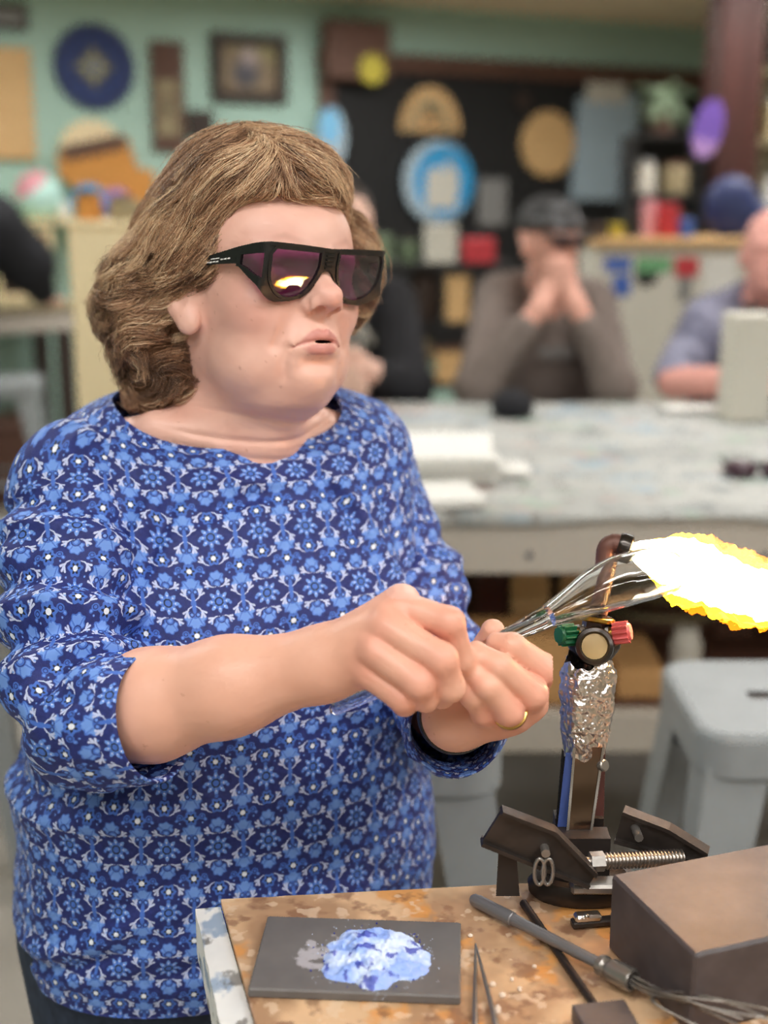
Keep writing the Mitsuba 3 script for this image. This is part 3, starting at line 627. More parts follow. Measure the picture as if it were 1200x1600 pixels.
def orn(px, r, m, label, cap=None, sq=1.0):
    c = on_shelf(px, r * sq); t = thing('round_ornament', label, 'ornament')
    g = np.asarray(ico((0, 0, 0), r, 3).vertices) * [1, 1, sq] + c
    obj('globe', trimesh.Trimesh(g, ico((0, 0, 0), r, 3).faces, process=False), m, t, smooth=True)
    if cap: obj('upper_patch', lathe([(r * 1.01 * math.sin(a), r * 1.01 * math.cos(a)) for a in np.linspace(1.0, .02, 10)] + [(0, r * 1.012)], 32, frame(c, c + nrm([-.5, -.5, .8]))), cap, t, smooth=True)
    obj('foot', cyl((c[0], c[1], sc[2] + .0101), (c[0], c[1], sc[2] + .03), r * .4, 16), 'm_khaki', t)
orn(62, .115, 'm_mint', 'large pale mint globe with a pink patch, leftmost on the wall shelf', 'm_pink')
orn(140, .085, 'm_skyblue', 'bright blue globe in the middle of the wall shelf'); orn(98, .045, 'm_white', 'small white globe between the mint and the blue globe')
orn(182, .075, 'm_lilac', 'lilac globe at the right end of the wall shelf'); orn(208, .05, 'm_khaki', 'small khaki globe at the far right of the wall shelf')
# low plank bench on the left
t = thing('plank_bench', 'low grey plank bench behind the stools at the left', 'bench')
for k in range(3): obj('plank', move(bbox(1.5, .10, .04, .006), (-2.2, 4.25 + .11 * k, .66)), 'm_khaki', t)
for x in (-2.85, -1.55): obj('trestle', move(cat(bbox(.06, .3, .04, .004, (0, .11, -.04)), bbox(.06, .05, .64, .004, (0, 0, -.34)), bbox(.06, .05, .64, .004, (0, .22, -.34))), (x, 4.25, .66)), 'm_black', t)
t = thing('black_tub', 'black storage tub under the plank bench', 'tub'); obj('body', lathe([(0, .0), (.2, 0), (.26, .48), (.25, .48), (.19, .02), (0, .02)], 32, frame((-1.9, 4.36, 0.001), (-1.9, 4.36, 1))), 'm_black', t); obj('rim', lathe([(.245, .46), (.275, .46), (.275, .49), (.245, .49), (.245, .46)], 32, frame((-1.9, 4.36, 0.001), (-1.9, 4.36, 1))), 'm_black', t)

# ---------------------------------------------------------------- shelving below the blackboard
t = thing('black_shelf_unit', 'black open shelf unit below the blackboard crowded with boxes', 'shelf unit')
xa, xb, Ys = PY(520, 400, 5.6)[0], PY(800, 400, 5.6)[0], 5.6
zs = [PY(600, q, Ys)[2] for q in (412, 505, 600, 700)]
for z in zs: obj('shelf', move(bbox(xb - xa, .38, .025, .004), ((xa + xb) / 2, Ys + .19, z - .0125)), 'm_black', t)
for x in (xa, xb):
    for y in (Ys + .01, Ys + .37): obj('upright', move(bbox(.03, .03, zs[0], .003), (x, y, zs[0] / 2)), 'm_black', t)
pal = ['m_cardboard', 'm_khaki', 'm_tanwood', 'm_brownwood', 'm_green', 'm_offwhite', 'm_greyblue', 'm_darkbrown', 'm_sage', 'm_red']
words = ['cardboard', 'khaki', 'tan', 'brown', 'green', 'off-white', 'pale blue', 'dark brown', 'sage', 'red']
lev = ['top', 'second', 'third', 'lowest']
r2 = np.random.default_rng(3)
for li, z in enumerate(zs):
    x = xa + .05; n = 0
    while x < xb - .1:
        w = r2.uniform(.07, .16); h = r2.uniform(.10, .23) if li else r2.uniform(.07, .16); c_ = int(r2.integers(len(pal))); d = r2.uniform(.12, .25)
        if x + w > xb - .03: break
        side = ('leftmost' if n == 0 else f'{["", "second", "third", "fourth", "fifth", "sixth", "seventh", "eighth", "ninth", "tenth", "eleventh"][n]} from the left')
        if n % 3 == 2: jar(x + w / 2, Ys + .12, z + .001, w / 2, h, pal[c_], 'm_darkbrown', f'{words[c_]} jar on the {lev[li]} shelf of the black unit, {side}')
        else:
            k = thing('storage_box', f'{words[c_]} box on the {lev[li]} shelf of the black unit, {side}', 'box')
            obj('body', move(bbox(w, d, h, .004, (0, 0, h / 2)), (x + w / 2, Ys + .02 + d / 2, z + .001)), pal[c_], k); obj('lid', move(bbox(w + .006, d + .006, .02, .003, (0, 0, h - .008)), (x + w / 2, Ys + .02 + d / 2, z + .001)), pal[c_], k)
        x += w + r2.uniform(.015, .04); n += 1
# white cabinet with a tan counter
Yc = 5.2; xa, xb = PY(930, 380, Yc)[0], PY(1185, 380, Yc)[0]; zt = PY(1000, 372, Yc)[2]
t = thing('white_cabinet', 'white storage cabinet with a tan counter, behind the two seated men', 'cabinet')
obj('carcass', move(bbox(xb - xa, .42, zt - .03, .006, (0, .21, (zt - .03) / 2)), ((xa + xb) / 2, Yc, 0)), 'm_offwhite', t)
obj('counter', move(bbox(xb - xa + .06, .50, .03, .005, (0, .22, zt - .015)), ((xa + xb) / 2, Yc - .02, 0)), 'm_tanwood', t)
for px0, px1, py0, py1, m, nm in ((945, 985, 402, 424, 'm_blue', 'blue_label'), (994, 1048, 402, 426, 'm_green', 'green_label'), (1055, 1090, 402, 432, 'm_red', 'red_label'), (958, 984, 430, 462, 'm_blue', 'blue_label'), (1100, 1146, 400, 500, 'm_white', 'drawer_front')):
    a, b = PY(px0, py0, Yc), PY(px1, py1, Yc); obj(nm, move(bbox(b[0] - a[0], .008, a[2] - b[2], .002), ((a[0] + b[0]) / 2, Yc - .003, (a[2] + b[2]) / 2)), m, t)
c = PY(1010, 430, Yc); obj('round_opening', cyl((c[0], Yc - .004, c[2]), (c[0], Yc + .002, c[2]), .045, 28), 'm_black', t)  # solid black disc, the dark inside of a hole put into its colour
c = PY(1070, 452, Yc); obj('bottle_label', move(bbox(.05, .008, .10, .002), (c[0], Yc - .003, c[2])), 'm_grey', t)
items = [(938, .045, .05, 'm_darkbrown', 'box', 'low dark box at the left end of the tan counter'), (970, .038, .06, 'm_yellow', 'jar', 'yellow jar on the tan counter behind the cap'), (999, .028, .10, 'm_black', 'jar', 'black jar on the tan counter beside the yellow jar'), (1024, .032, .17, 'm_pink', 'jar', 'tall pink jar on the tan counter'), (1052, .030, .13, 'm_red', 'box', 'red box on the tan counter beside the pink jar'), (1078, .030, .07, 'm_blue', 'box', 'blue box on the tan counter beside the blue bag')]
for px, w, h, m, kind, lb in items:
    x = PY(px, 370, Yc)[0]
    if kind == 'jar': jar(x, Yc + .15, zt + .001, w, h, m, 'm_darkbrown', lb)
    else:
        k = thing('counter_box', lb, 'box'); obj('body', move(bbox(w * 1.8, .14, h, .004, (0, 0, h / 2)), (x, Yc + .15, zt + .001), 8), m, k); obj('lid', move(bbox(w * 1.84, .144, .012, .003, (0, 0, h - .005)), (x, Yc + .15, zt + .001), 8), m, k)
# leafy dried plants and baskets on a rack behind the counter
def plant(px, py, Y, zb, R, n, m, label, seed):
    c = PY(px, py, Y); t = thing('dried_plant', label, 'plant'); r = np.random.default_rng(seed)
    obj('pot', lathe([(0, 0), (.05, 0), (.065, .11), (.058, .11), (.045, .012), (0, .012)], 24, frame((c[0], Y, zb), (c[0], Y, zb + 1))), 'm_brownwood', t)
    for k in range(n):
        a = r.uniform(0, 2 * math.pi); tip = np.array([c[0] + R * math.cos(a) * r.uniform(.3, 1), Y + R * .6 * math.sin(a), c[2] + R * r.uniform(-.6, .7)]); base = np.array([c[0], Y, zb + .1])
        mid = (tip + base) / 2 + [0, 0, .06]; pts = spline([base, mid, tip], 8); obj('frond', tube(pts, .004 + .026 * np.sin(np.linspace(0, math.pi, 8)) ** 2, 6, flat=.25), m, t, smooth=True)
zr = PY(1050, 300, 6.0)[2]
t = thing('rear_rack', 'dark rack behind the tan counter holding plants and baskets', 'rack')
ra, rb = PY(1000, 300, 6.0)[0], PY(1072, 300, 6.0)[0]
for z in (zr - .30, zr - .02, zr + .24): obj('shelf', move(bbox(rb - ra + .1, .3, .02, .003), ((ra + rb) / 2, 6.05, z)), 'm_black', t)
for x in (ra - .05, rb + .05): obj('upright', move(bbox(.025, .28, zr + .25, .003), (x, 6.05, (zr + .25) / 2)), 'm_black', t)
plant(1036, 175, 6.0, zr + .251, .17, 26, 'm_sage', 'grey-green dried plant on top of the dark rear rack', 5)
jar(PY(1008, 240, 6.0)[0], 5.98, zr - .009, .05, .15, 'm_offwhite', 'm_grey', 'white jar on the upper shelf of the dark rear rack')
jar(PY(1012, 280, 6.0)[0], 5.98, zr - .289, .06, .16, 'm_greyblue', 'm_grey', 'pale blue jar on the lower shelf of the dark rear rack')
jar(PY(1058, 270, 6.0)[0], 5.98, zr - .289, .065, .2, 'm_khaki', 'm_brownwood', 'khaki basket jar on the lower shelf of the dark rear rack')
jar(PY(1056, 240, 6.0)[0], 5.98, zr - .009, .06, .14, 'm_khaki', 'm_brownwood', 'round khaki jar on the upper shelf of the dark rear rack')
# blue bin and pale shelving beyond the post
c = PY(1142, 335, 5.42); c[2] = zt + .115
k = obj('blue_bag', sdf_mesh(lambda p: smax(smin(d_ell(p, c, (.11, .09, .13)), d_ell(p, c + [.07, 0, -.06], (.11, .09, .09)), .05), -(p.z - (zt + .0015)), .01), c - .3, c + .3, .012), 'm_navy', smooth=True); tag(k, 'dark blue cloth bag at the right end of the tan counter before the post', 'bag')
t = thing('pale_shelving', 'pale shelving with off-white goods beyond the post at the right edge', 'shelving')
x0 = PY(1150, 200, 7.2)[0]
for z in np.arange(.3, 2.3, .36): obj('shelf', move(bbox(1.1, .4, .03, .004), (x0 + .62, 7.3, z)), 'm_khaki', t)
for x in (x0 + .08, x0 + 1.16): obj('upright', move(bbox(.04, .4, 2.3, .004), (x, 7.3, 1.15)), 'm_khaki', t)
obj('back', move(bbox(1.1, .02, 2.3, .004), (x0 + .62, 7.5, 1.15)), 'm_cream_wall', t)
for i, z in enumerate(np.arange(.3, 2.2, .36)):
    for j in range(3):
        k = thing('pale_carton', f'{["white", "cream", "grey"][(i + j) % 3]} carton on the pale shelving, {["lowest", "second", "third", "fourth", "fifth", "top"][i]} shelf, {["left", "middle", "right"][j]}', 'box'); h = .16 + .09 * ((i * 7 + j * 5) % 3) / 2
        obj('body', move(bbox(.24, .25, h, .006, (0, 0, h / 2)), (x0 + .28 + .33 * j, 7.26, z + .016)), ['m_white', 'm_cream', 'm_grey'][(i + j) % 3], k); obj('lid', move(bbox(.25, .26, .03, .005, (0, 0, h - .01)), (x0 + .28 + .33 * j, 7.26, z + .016)), 'm_offwhite', k)
# ---------------------------------------------------------------- the people in the background
def man_mesh(prims, lo, hi, k=.03, h=.011):
    def fn(p):
        d = None
        for q in prims:
            e = d_ell(p, *q[1:]) if q[0] == 'e' else (d_chain(p, q[1], q[2], .03) if q[0] == 'c' else None)
            d = e if d is None else smin(d, e, k)
        return d
    return sdf_mesh(fn, lo, hi, h, 2)
def yawR(deg):
    a = math.radians(deg); f = np.array([math.sin(a), -math.cos(a), 0]); r = np.array([-math.cos(a), -math.sin(a), 0]); return np.stack([r, f, [0, 0, 1.0]], 1)
def head_fn(o, R, s=1.0, nose=True):
    """A plain head: skull, jaw, nose, brow, lips, ears."""
    def fn(p):
        q = p.sub(o).rot(R)
        d = smin(d_ell(q, (0, -.008 * s, .045 * s), (.076 * s, .098 * s, .088 * s)), d_ell(q, (0, .030 * s, -.02 * s), (.062 * s, .060 * s, .078 * s)), .03)
        d = smin(d, d_ell(q, (0, .062 * s, -.070 * s), (.028 * s, .026 * s, .022 * s)), .03)
        d = smin(d, d_cap(q, (0, .090 * s, .025 * s), (0, .108 * s, -.004 * s), .009 * s, .013 * s), .014)
        d = smin(d, d_cap(q, (-.04 * s, .078 * s, .036 * s), (.04 * s, .078 * s, .036 * s), .010 * s), .016)
        d = smin(d, d_cap(q, (-.020 * s, .086 * s, -.036 * s), (.020 * s, .086 * s, -.036 * s), .007 * s), .012)
        for sx in (-1, 1):
            d = smax(d, -d_ell(q, (sx * .031 * s, .098 * s, .020 * s), (.016 * s, .014 * s, .010 * s)), .012)
            d = smin(d, d_ell(q, (sx * .077 * s, -.008 * s, .002 * s), (.010 * s, .018 * s, .030 * s)), .008)
        return d
    return fn
def fingers(p, d, w, dirv, side, up, n=4, L=.075, r=.0105, curl=.5):
    """Four fingers from the knuckle line, bent at two joints."""
    for k in range(n):
        b = w + side * (k - 1.5) * .021; l = L * (.86, 1.0, .96, .78)[k]
        a1 = b + dirv * l * .5; a2 = a1 + nrm(dirv + up * curl) * l * .32; a3 = a2 + nrm(dirv + up * curl * 2.4) * l * .25
        d = smin(d, d_chain(p, [b, a1, a2, a3], [r * 1.05, r, r * .9, r * .75], .004), .006)
    return d
# --- man in the cap, chin on his clasped hands
t = thing('person', 'seated man in a grey-brown sweater and dark cap resting his chin on folded hands', 'person')
MC = PY(858, 388, 3.74); R = yawR(30); SHc = PY(852, 470, 3.86); HIP = np.array([SHc[0], 3.98, .72])
LSh, RSh = PY(770, 468, 3.84), PY(936, 478, 3.84)                     # left in the picture, right in the picture
LE, RE = PY(745, 606, 3.50), PY(962, 606, 3.50); LWr, RWr = PY(845, 478, 3.52), PY(900, 476, 3.52)
HC = PY(872, 436, 3.545)
def skin_fn(p):
    d = head_fn(MC, R)(p)
    d = smin(d, d_cap(p, MC + [0, .02, -.06], SHc + [0, 0, -.02], .055, .062), .03)
    d = smin(d, d_ell(p, SHc + [0, .01, -.16], (.15, .09, .16)), .05)
    for s, (sh, e, w) in ((-1, (LSh, LE, LWr)), (1, (RSh, RE, RWr))):
        d = smin(d, d_chain(p, [sh, e + [0, 0, .01], w], [.045, .038, .026]), .02)
        pc = HC + np.array([s * .022, 0, -.012]); d = smin(d, d_chain(p, [w, pc, pc + [-s * .012, -.005, .022]], [.026, .030, .024]), .02)
        d = fingers(p, d, pc + np.array([-s * .005, -.018, .018]), nrm(np.array([-s * .8, -.25, .45])), np.array([0, -.15, .95]) * s * -1, np.array([-s * .3, .5, -.4]), L=.062, r=.0098)
        d = smin(d, d_chain(p, [pc + [0, .01, .01], pc + [-s * .008, .004, .050], pc + [-s * .012, 0, .070]], [.014, .011, .009]), .006)
    return d
SKC = lin(222, 168, 152)
def put_skin(fn, lo, hi, parent, h=.0065, hair=None, tone=SKC):
    m = sdf_mesh(fn, lo, hi, h, 2); v = np.asarray(m.vertices); c = np.tile(tone, (len(v), 1)) * (.9 + .2 * meshkit.fbm(v * 30, 3, 4))[:, None]
    if hair is not None: w = hair(v)[:, None]; c = c * (1 - w) + np.array(lin(70, 56, 46)) * w
    return obj('body', m, 'm_skin_dull', parent, smooth=True, color=np.clip(c, 0, 1))
put_skin(skin_fn, MC + [-.34, -.42, -.55], MC + [.34, .42, .17], t)
NK = np.array([0, .0, 0])
sweater = man_mesh([('e', SHc + [0, .02, -.22], (.185, .125, .25)), ('e', HIP + [0, 0, .10], (.175, .125, .20)), ('c', [LSh + [.02, 0, .0], LE + [0, .02, .0]], [.072, .060]), ('c', [RSh + [-.02, 0, 0], RE + [0, .02, 0]], [.072, .060]),
    ('c', [LSh + [.02, .01, .01], SHc + [-.03, .02, .04]], [.060, .060]), ('c', [RSh + [-.02, .01, .01], SHc + [.03, .02, .04]], [.060, .060]), ('c', [LE + [0, .01, 0], LE + (LWr - LE) * .72], [.058, .042]), ('c', [RE + [0, .01, 0], RE + (RWr - RE) * .72], [.058, .042])], SHc + [-.42, -.52, -.72], SHc + [.42, .30, .20], .035)
SW = obj('sweater', sweater, 'm_brown_fleece', t, smooth=True, label='grey-brown quarter zip sweater')
th = np.linspace(0, 2 * math.pi, 30)
obj('collar', tube(np.stack([SHc[0] + .074 * np.cos(th), SHc[1] - .005 + .070 * np.sin(th), SHc[2] + .045 + .016 * np.sin(th)], 1), .022, 12, cap=False), 'm_brown_dark', SW, smooth=True)
obj('chest_print', move(cat(*[move(bbox(.014, .006, .03, .002), (x, 0, 0)) for x in (-.04, -.02, 0, .02, .04)]), SHc + [.02, -.122, -.14]), 'm_grey', t)
def cap_fn(p):
    q = p.sub(MC).rot(R); d = d_ell(q, (0, -.008, .058), (.086, .106, .092)); return smax(d, -(q.z - .050 + .10 * q.y * .3), .006)
CP = obj('cap', sdf_mesh(cap_fn, MC + [-.13, -.15, .0], MC + [.13, .15, .19], .006, 2), 'm_cap_black', t, smooth=True, label='dark baseball cap with a grey front patch')
bl_ = sg.Polygon([(x, y) for x, y in [(-.072, .070), (-.066, .115), (-.045, .150), (0, .168), (.045, .150), (.066, .115), (.072, .070), (0, .085)]]).buffer(.006)
bm = prism(bl_.segmentize(.01), .004); v = np.asarray(bm.vertices).copy(); v[:, 2] += .045 - 1.6 * v[:, 0] ** 2 - (v[:, 1] - .07) * .14; obj('visor', trimesh.Trimesh(MC + v @ R.T, bm.faces, process=False), 'm_cap_black', CP)
pm_ = prism(sg.box(-.035, .0, .035, .045).buffer(.008).segmentize(.008), .006); v = np.asarray(pm_.vertices).copy(); yy = .104 * np.sqrt(np.maximum(0, 1 - ((v[:, 1] + .012) / .092) ** 2 - (v[:, 0] / .086) ** 2)) - .008; v = np.stack([v[:, 0], yy + v[:, 2] * .8, v[:, 1] + .070], 1); obj('patch', trimesh.Trimesh(MC + v @ R.T, pm_.faces, process=False), 'm_cap_grey', CP)
band = [(math.cos(a) * .088, -.008 + math.sin(a) * .107, .080 + .0 * a) for a in np.linspace(.25, 2.9, 20)]; obj('stripe', tube(MC + np.array(band)[:, [0, 1, 2]] @ R.T, .004, 6), 'm_cap_grey', CP, smooth=True)
for sx in (-1, 1): obj('spectacle_lens', move(bbox(.044, .004, .028, .002), MC + R @ np.array([sx * .031, .098, .020]), 6), 'm_wine', t)
def trousers(hip, t, m='m_dark_trousers', fwd=(0, -1, 0), foot=True):
    f = np.asarray(fwd, float); sd = np.array([-f[1], f[0], 0]); ms = []
    prims = [('e', hip, (.17, .14, .11))]
    for s in (-1, 1):
        k = hip + f * .34 + sd * s * .10 + [0, 0, -.02]; a = np.array([k[0], k[1], .30]) + f * -.02; prims.append(('c', [hip + sd * s * .09, k, a], [.085, .066, .052]))
    obj('trousers', man_mesh(prims, hip + [-.5, -.55, -.5], hip + [.5, .3, .2], .04, .014), m, t, smooth=True)
def seat_for(hip, label):
    make_stool(hip[0], hip[1] + .01, hip[2] - .116, 5, label)
trousers(HIP, t); seat_for(HIP, 'metal stool under the man in the cap')

# --- bald man at the right edge
t = thing('person', 'seated bald man in a blue-grey shirt at the right edge, forearm on the table', 'person')
BC = PY(1206, 404, 3.70); R = yawR(-10); SB = PY(1190, 500, 3.82); HIP = np.array([SB[0] + .02, 3.98, .72])
LSh, RSh = PY(1095, 510, 3.78), PY(1300, 505, 3.86); LE, LW2 = PY(1052, 598, 3.50), PY(1190, 596, 3.33); RE, RW2 = PY(1330, 600, 3.50), PY(1232, 604, 3.34)
def skin_fn2(p):
    d = head_fn(BC, R, 1.03)(p); d = smin(d, d_cap(p, BC + [0, .02, -.06], SB + [0, 0, -.02], .062, .072), .03); d = smin(d, d_ell(p, SB + [0, .02, -.15], (.15, .09, .16)), .05)
    for sh, e, w, s in ((LSh, LE, LW2, 1), (RSh, RE, RW2, -1)):
        d = smin(d, d_chain(p, [sh, e, e + (w - e) * .4, w], [.05, .045, .043, .030]), .02); dv = nrm(w - e); pc = w + dv * .05
        d = smin(d, d_cap(p, w, pc, .027, .024), .02); d = fingers(p, d, pc + dv * .015, nrm(dv + [0, -.1, 0]), np.cross(dv, [0, 0, 1.0]), np.array([0, 0, -.5]), L=.07)
        d = smin(d, d_chain(p, [w + [0, 0, .01], w + dv * .05 + [0, -.03, .02], w + dv * .085 + [0, -.03, .012]], [.015, .011, .009]), .006)
    return d
put_skin(skin_fn2, BC + [-.42, -.55, -.55], BC + [.42, .42, .17], t, tone=lin(216, 158, 148))
obj('shirt', man_mesh([('e', SB + [0, .03, -.20], (.20, .14, .25)), ('e', HIP + [0, 0, .10], (.19, .14, .20)), ('c', [LSh + [.03, .02, 0], LE + (LSh - LE) * .12], [.085, .064]), ('c', [RSh + [-.03, .02, 0], RE + (RSh - RE) * .12], [.085, .064]), ('c', [LSh + [.04, .02, .015], SB + [-.02, .03, .06]], [.07, .065]), ('c', [RSh + [-.04, .02, .015], SB + [.02, .03, .06]], [.07, .065])], SB + [-.45, -.52, -.72], SB + [.45, .30, .22], .035), 'm_plaid_blue', t, smooth=True, label='blue-grey mottled shirt')
obj('undershirt', hull([(SB + [-.05, -.095, .03], .035), (SB + [.06, -.095, .03], .035), (SB + [-.02, -.125, -.2], .03), (SB + [.05, -.125, -.2], .03)], 2), 'm_dark_trousers', t, smooth=True)
trousers(HIP, t); seat_for(HIP, 'metal stool under the bald man')

# --- person in the black hooded top behind her face
t = thing('person', 'seated person in a black lettered sweatshirt half hidden behind her face', 'person')
DC = PY(540, 362, 3.74); R = yawR(24); SD = PY(548, 470, 3.84); HIP = np.array([SD[0], 3.98, .72])
LSh, RSh = PY(470, 470, 3.82), PY(625, 478, 3.84); RE, RW3 = PY(640, 606, 3.52), PY(585, 582, 3.47); LE, LW3 = PY(458, 606, 3.52), PY(520, 600, 3.44)
def skin_fn3(p):
    d = head_fn(DC, R)(p); d = smin(d, d_cap(p, DC + [0, .02, -.06], SD, .052, .06), .03); d = smin(d, d_ell(p, SD + [0, .02, -.15], (.14, .09, .15)), .05)
    for sh, e, w in ((LSh, LE, LW3), (RSh, RE, RW3)):
        d = smin(d, d_chain(p, [sh, e, w], [.045, .038, .028]), .02); dv = nrm(w - e); pc = w + dv * .045; d = smin(d, d_cap(p, w, pc, .027, .026), .02); d = fingers(p, d, pc, dv, np.cross(dv, [0, 1.0, 0]), np.array([0, -.3, -.5]), L=.07)
        d = smin(d, d_chain(p, [w, w + dv * .05 + [0, -.01, .035], w + dv * .08 + [0, -.01, .04]], [.014, .011, .009]), .006)
    return d
put_skin(skin_fn3, DC + [-.36, -.45, -.55], DC + [.36, .42, .17], t, tone=lin(226, 186, 170))
obj('hair', sdf_mesh(lambda p: smax(d_ell(p.sub(DC).rot(R), (0, -.018, .052), (.084, .102, .090)), -(p.sub(DC).rot(R).z + .02 - dr.maximum(p.sub(DC).rot(R).y, 0) * .9), .02), DC - .15, DC + .17, .007, 2), 'm_darkbrown', t, smooth=True)
HD = obj('sweatshirt', man_mesh([('e', SD + [0, .02, -.21], (.185, .125, .25)), ('e', HIP + [0, 0, .10], (.18, .125, .20)), ('c', [LSh + [.02, 0, 0], LE + [0, .02, 0]], [.074, .062]), ('c', [RSh + [-.02, 0, 0], RE + [0, .02, 0]], [.074, .062]), ('c', [LSh + [.03, .01, .01], SD + [-.02, .02, .05]], [.062, .06]), ('c', [RSh + [-.03, .01, .01], SD + [.02, .02, .05]], [.062, .06]), ('c', [RE + [0, .01, 0], RE + (RW3 - RE) * .72], [.060, .045]), ('c', [LE + [0, .01, 0], LE + (LW3 - LE) * .72], [.060, .045])], SD + [-.42, -.52, -.72], SD + [.42, .30, .22], .035), 'm_black_cloth', t, smooth=True, label='black sweatshirt with white lettering')
th = np.linspace(0, 2 * math.pi, 30); obj('hood', tube(np.stack([SD[0] + .085 * np.cos(th), SD[1] + .02 + .085 * np.sin(th), SD[2] + .055 + .02 * np.sin(th)], 1), .034, 12, cap=False), 'm_black_cloth', HD, smooth=True)
tm = meshkit.text_mesh('OW', .055, .006, True); tm.apply_translation([-tm.bounds[1][0] / 2, 0, 0]); tm = move(tm, rz=14); c = PY(576, 540, 3.72); R2 = np.array([[1, 0, 0], [0, 0, -1], [0, 1, 0.0]])
def drape(m, c, cen, rad):
    """Lays flat lettering on the round front of the chest."""
    v = np.asarray(m.vertices).copy(); return trimesh.Trimesh(np.stack([c[0] + v[:, 0], cen[1] - rad[1] * np.sqrt(np.maximum(.02, 1 - ((c[0] + v[:, 0] - cen[0]) / rad[0]) ** 2 - ((c[2] + v[:, 1] - cen[2]) / rad[2]) ** 2)) - .002 - v[:, 2], c[2] + v[:, 1]], 1), m.faces, process=False)
obj('lettering', drape(tm.subdivide().subdivide(), c, SD + [0, .02, -.21], (.190, .135, .256)), 'm_offwhite', HD)
trousers(HIP, t); seat_for(HIP, 'metal stool under the person in black behind her face')

# --- person in black leaning on the far left table
t = thing('person', 'person in a black long-sleeved top leaning on the rear table at the left edge', 'person')
LC = PY(-85, 230, 5.55); R = yawR(70); SL = PY(-95, 335, 5.55); sh = PY(-14, 352, 5.50); e = PY(42, 412, 5.62); w = np.array([*PY(72, 448, 5.80)[:2], .995]); w[2] = .975 + .03
HIP = np.array([SL[0] - .10, 5.42, .92])
def skin_fn4(p):
    d = head_fn(LC, R)(p); d = smin(d, d_cap(p, LC + [0, .02, -.06], SL, .052, .06), .03); d = smin(d, d_ell(p, SL + [0, 0, -.15], (.13, .10, .15)), .05)
    d = smin(d, d_chain(p, [sh, e, w], [.05, .04, .028]), .02); dv = nrm(w - e); dv = nrm(dv * [1, 1, .1]); d = smin(d, d_cap(p, w, w + dv * .05, .026, .022), .02)
    d = fingers(p, d, w + dv * .055, dv, nrm(np.cross(dv, [0, 0, 1.0])), np.array([0, 0, -.2]), L=.07, r=.010); return smin(d, d_chain(p, [w, w + dv * .05 + [.02, -.03, .0], w + dv * .08 + [.02, -.035, -.004]], [.014, .011, .009]), .006)
put_skin(skin_fn4, LC + [-.35, -.35, -.75], LC + [.68, .45, .17], t)
obj('hair', sdf_mesh(lambda p: smax(d_ell(p.sub(LC).rot(R), (0, -.018, .052), (.084, .102, .090)), -(p.sub(LC).rot(R).z + .02 - dr.maximum(p.sub(LC).rot(R).y, 0) * .9), .02), LC - .15, LC + .17, .008, 2), 'm_darkbrown', t, smooth=True)
obj('top', man_mesh([('e', SL + [0, 0, -.2], (.19, .15, .26)), ('e', HIP + [.02, .02, .10], (.18, .15, .2)), ('c', [SL + [.05, 0, .02], sh, e], [.10, .13, .115]), ('c', [e, e + (w - e) * .75], [.115, .065]), ('c', [SL + [-.1, .05, 0], SL + [-.25, .1, -.25]], [.075, .06])], SL + [-.45, -.35, -.85], SL + [.75, .5, .25], .05, .014), 'm_black_cloth', t, smooth=True)
obj('trousers', man_mesh([('e', HIP, (.17, .14, .13)), ('c', [HIP + [-.09, 0, 0], HIP * [1, 1, 0] + [-.10, 0, .08]], [.09, .055]), ('c', [HIP + [.09, 0, 0], HIP * [1, 1, 0] + [.10, 0, .08]], [.09, .055])], HIP * [1, 1, 0] + [-.4, -.3, .015], HIP + [.4, .3, .2], .05, .014), 'm_dark_trousers', t, smooth=True)
for s in (-1, 1): obj('shoe', hull([((HIP[0] + s * .1, HIP[1] + .02, .05), .045), ((HIP[0] + s * .1, HIP[1] - .14, .04), .038)], 2), 'm_black', t, smooth=True)
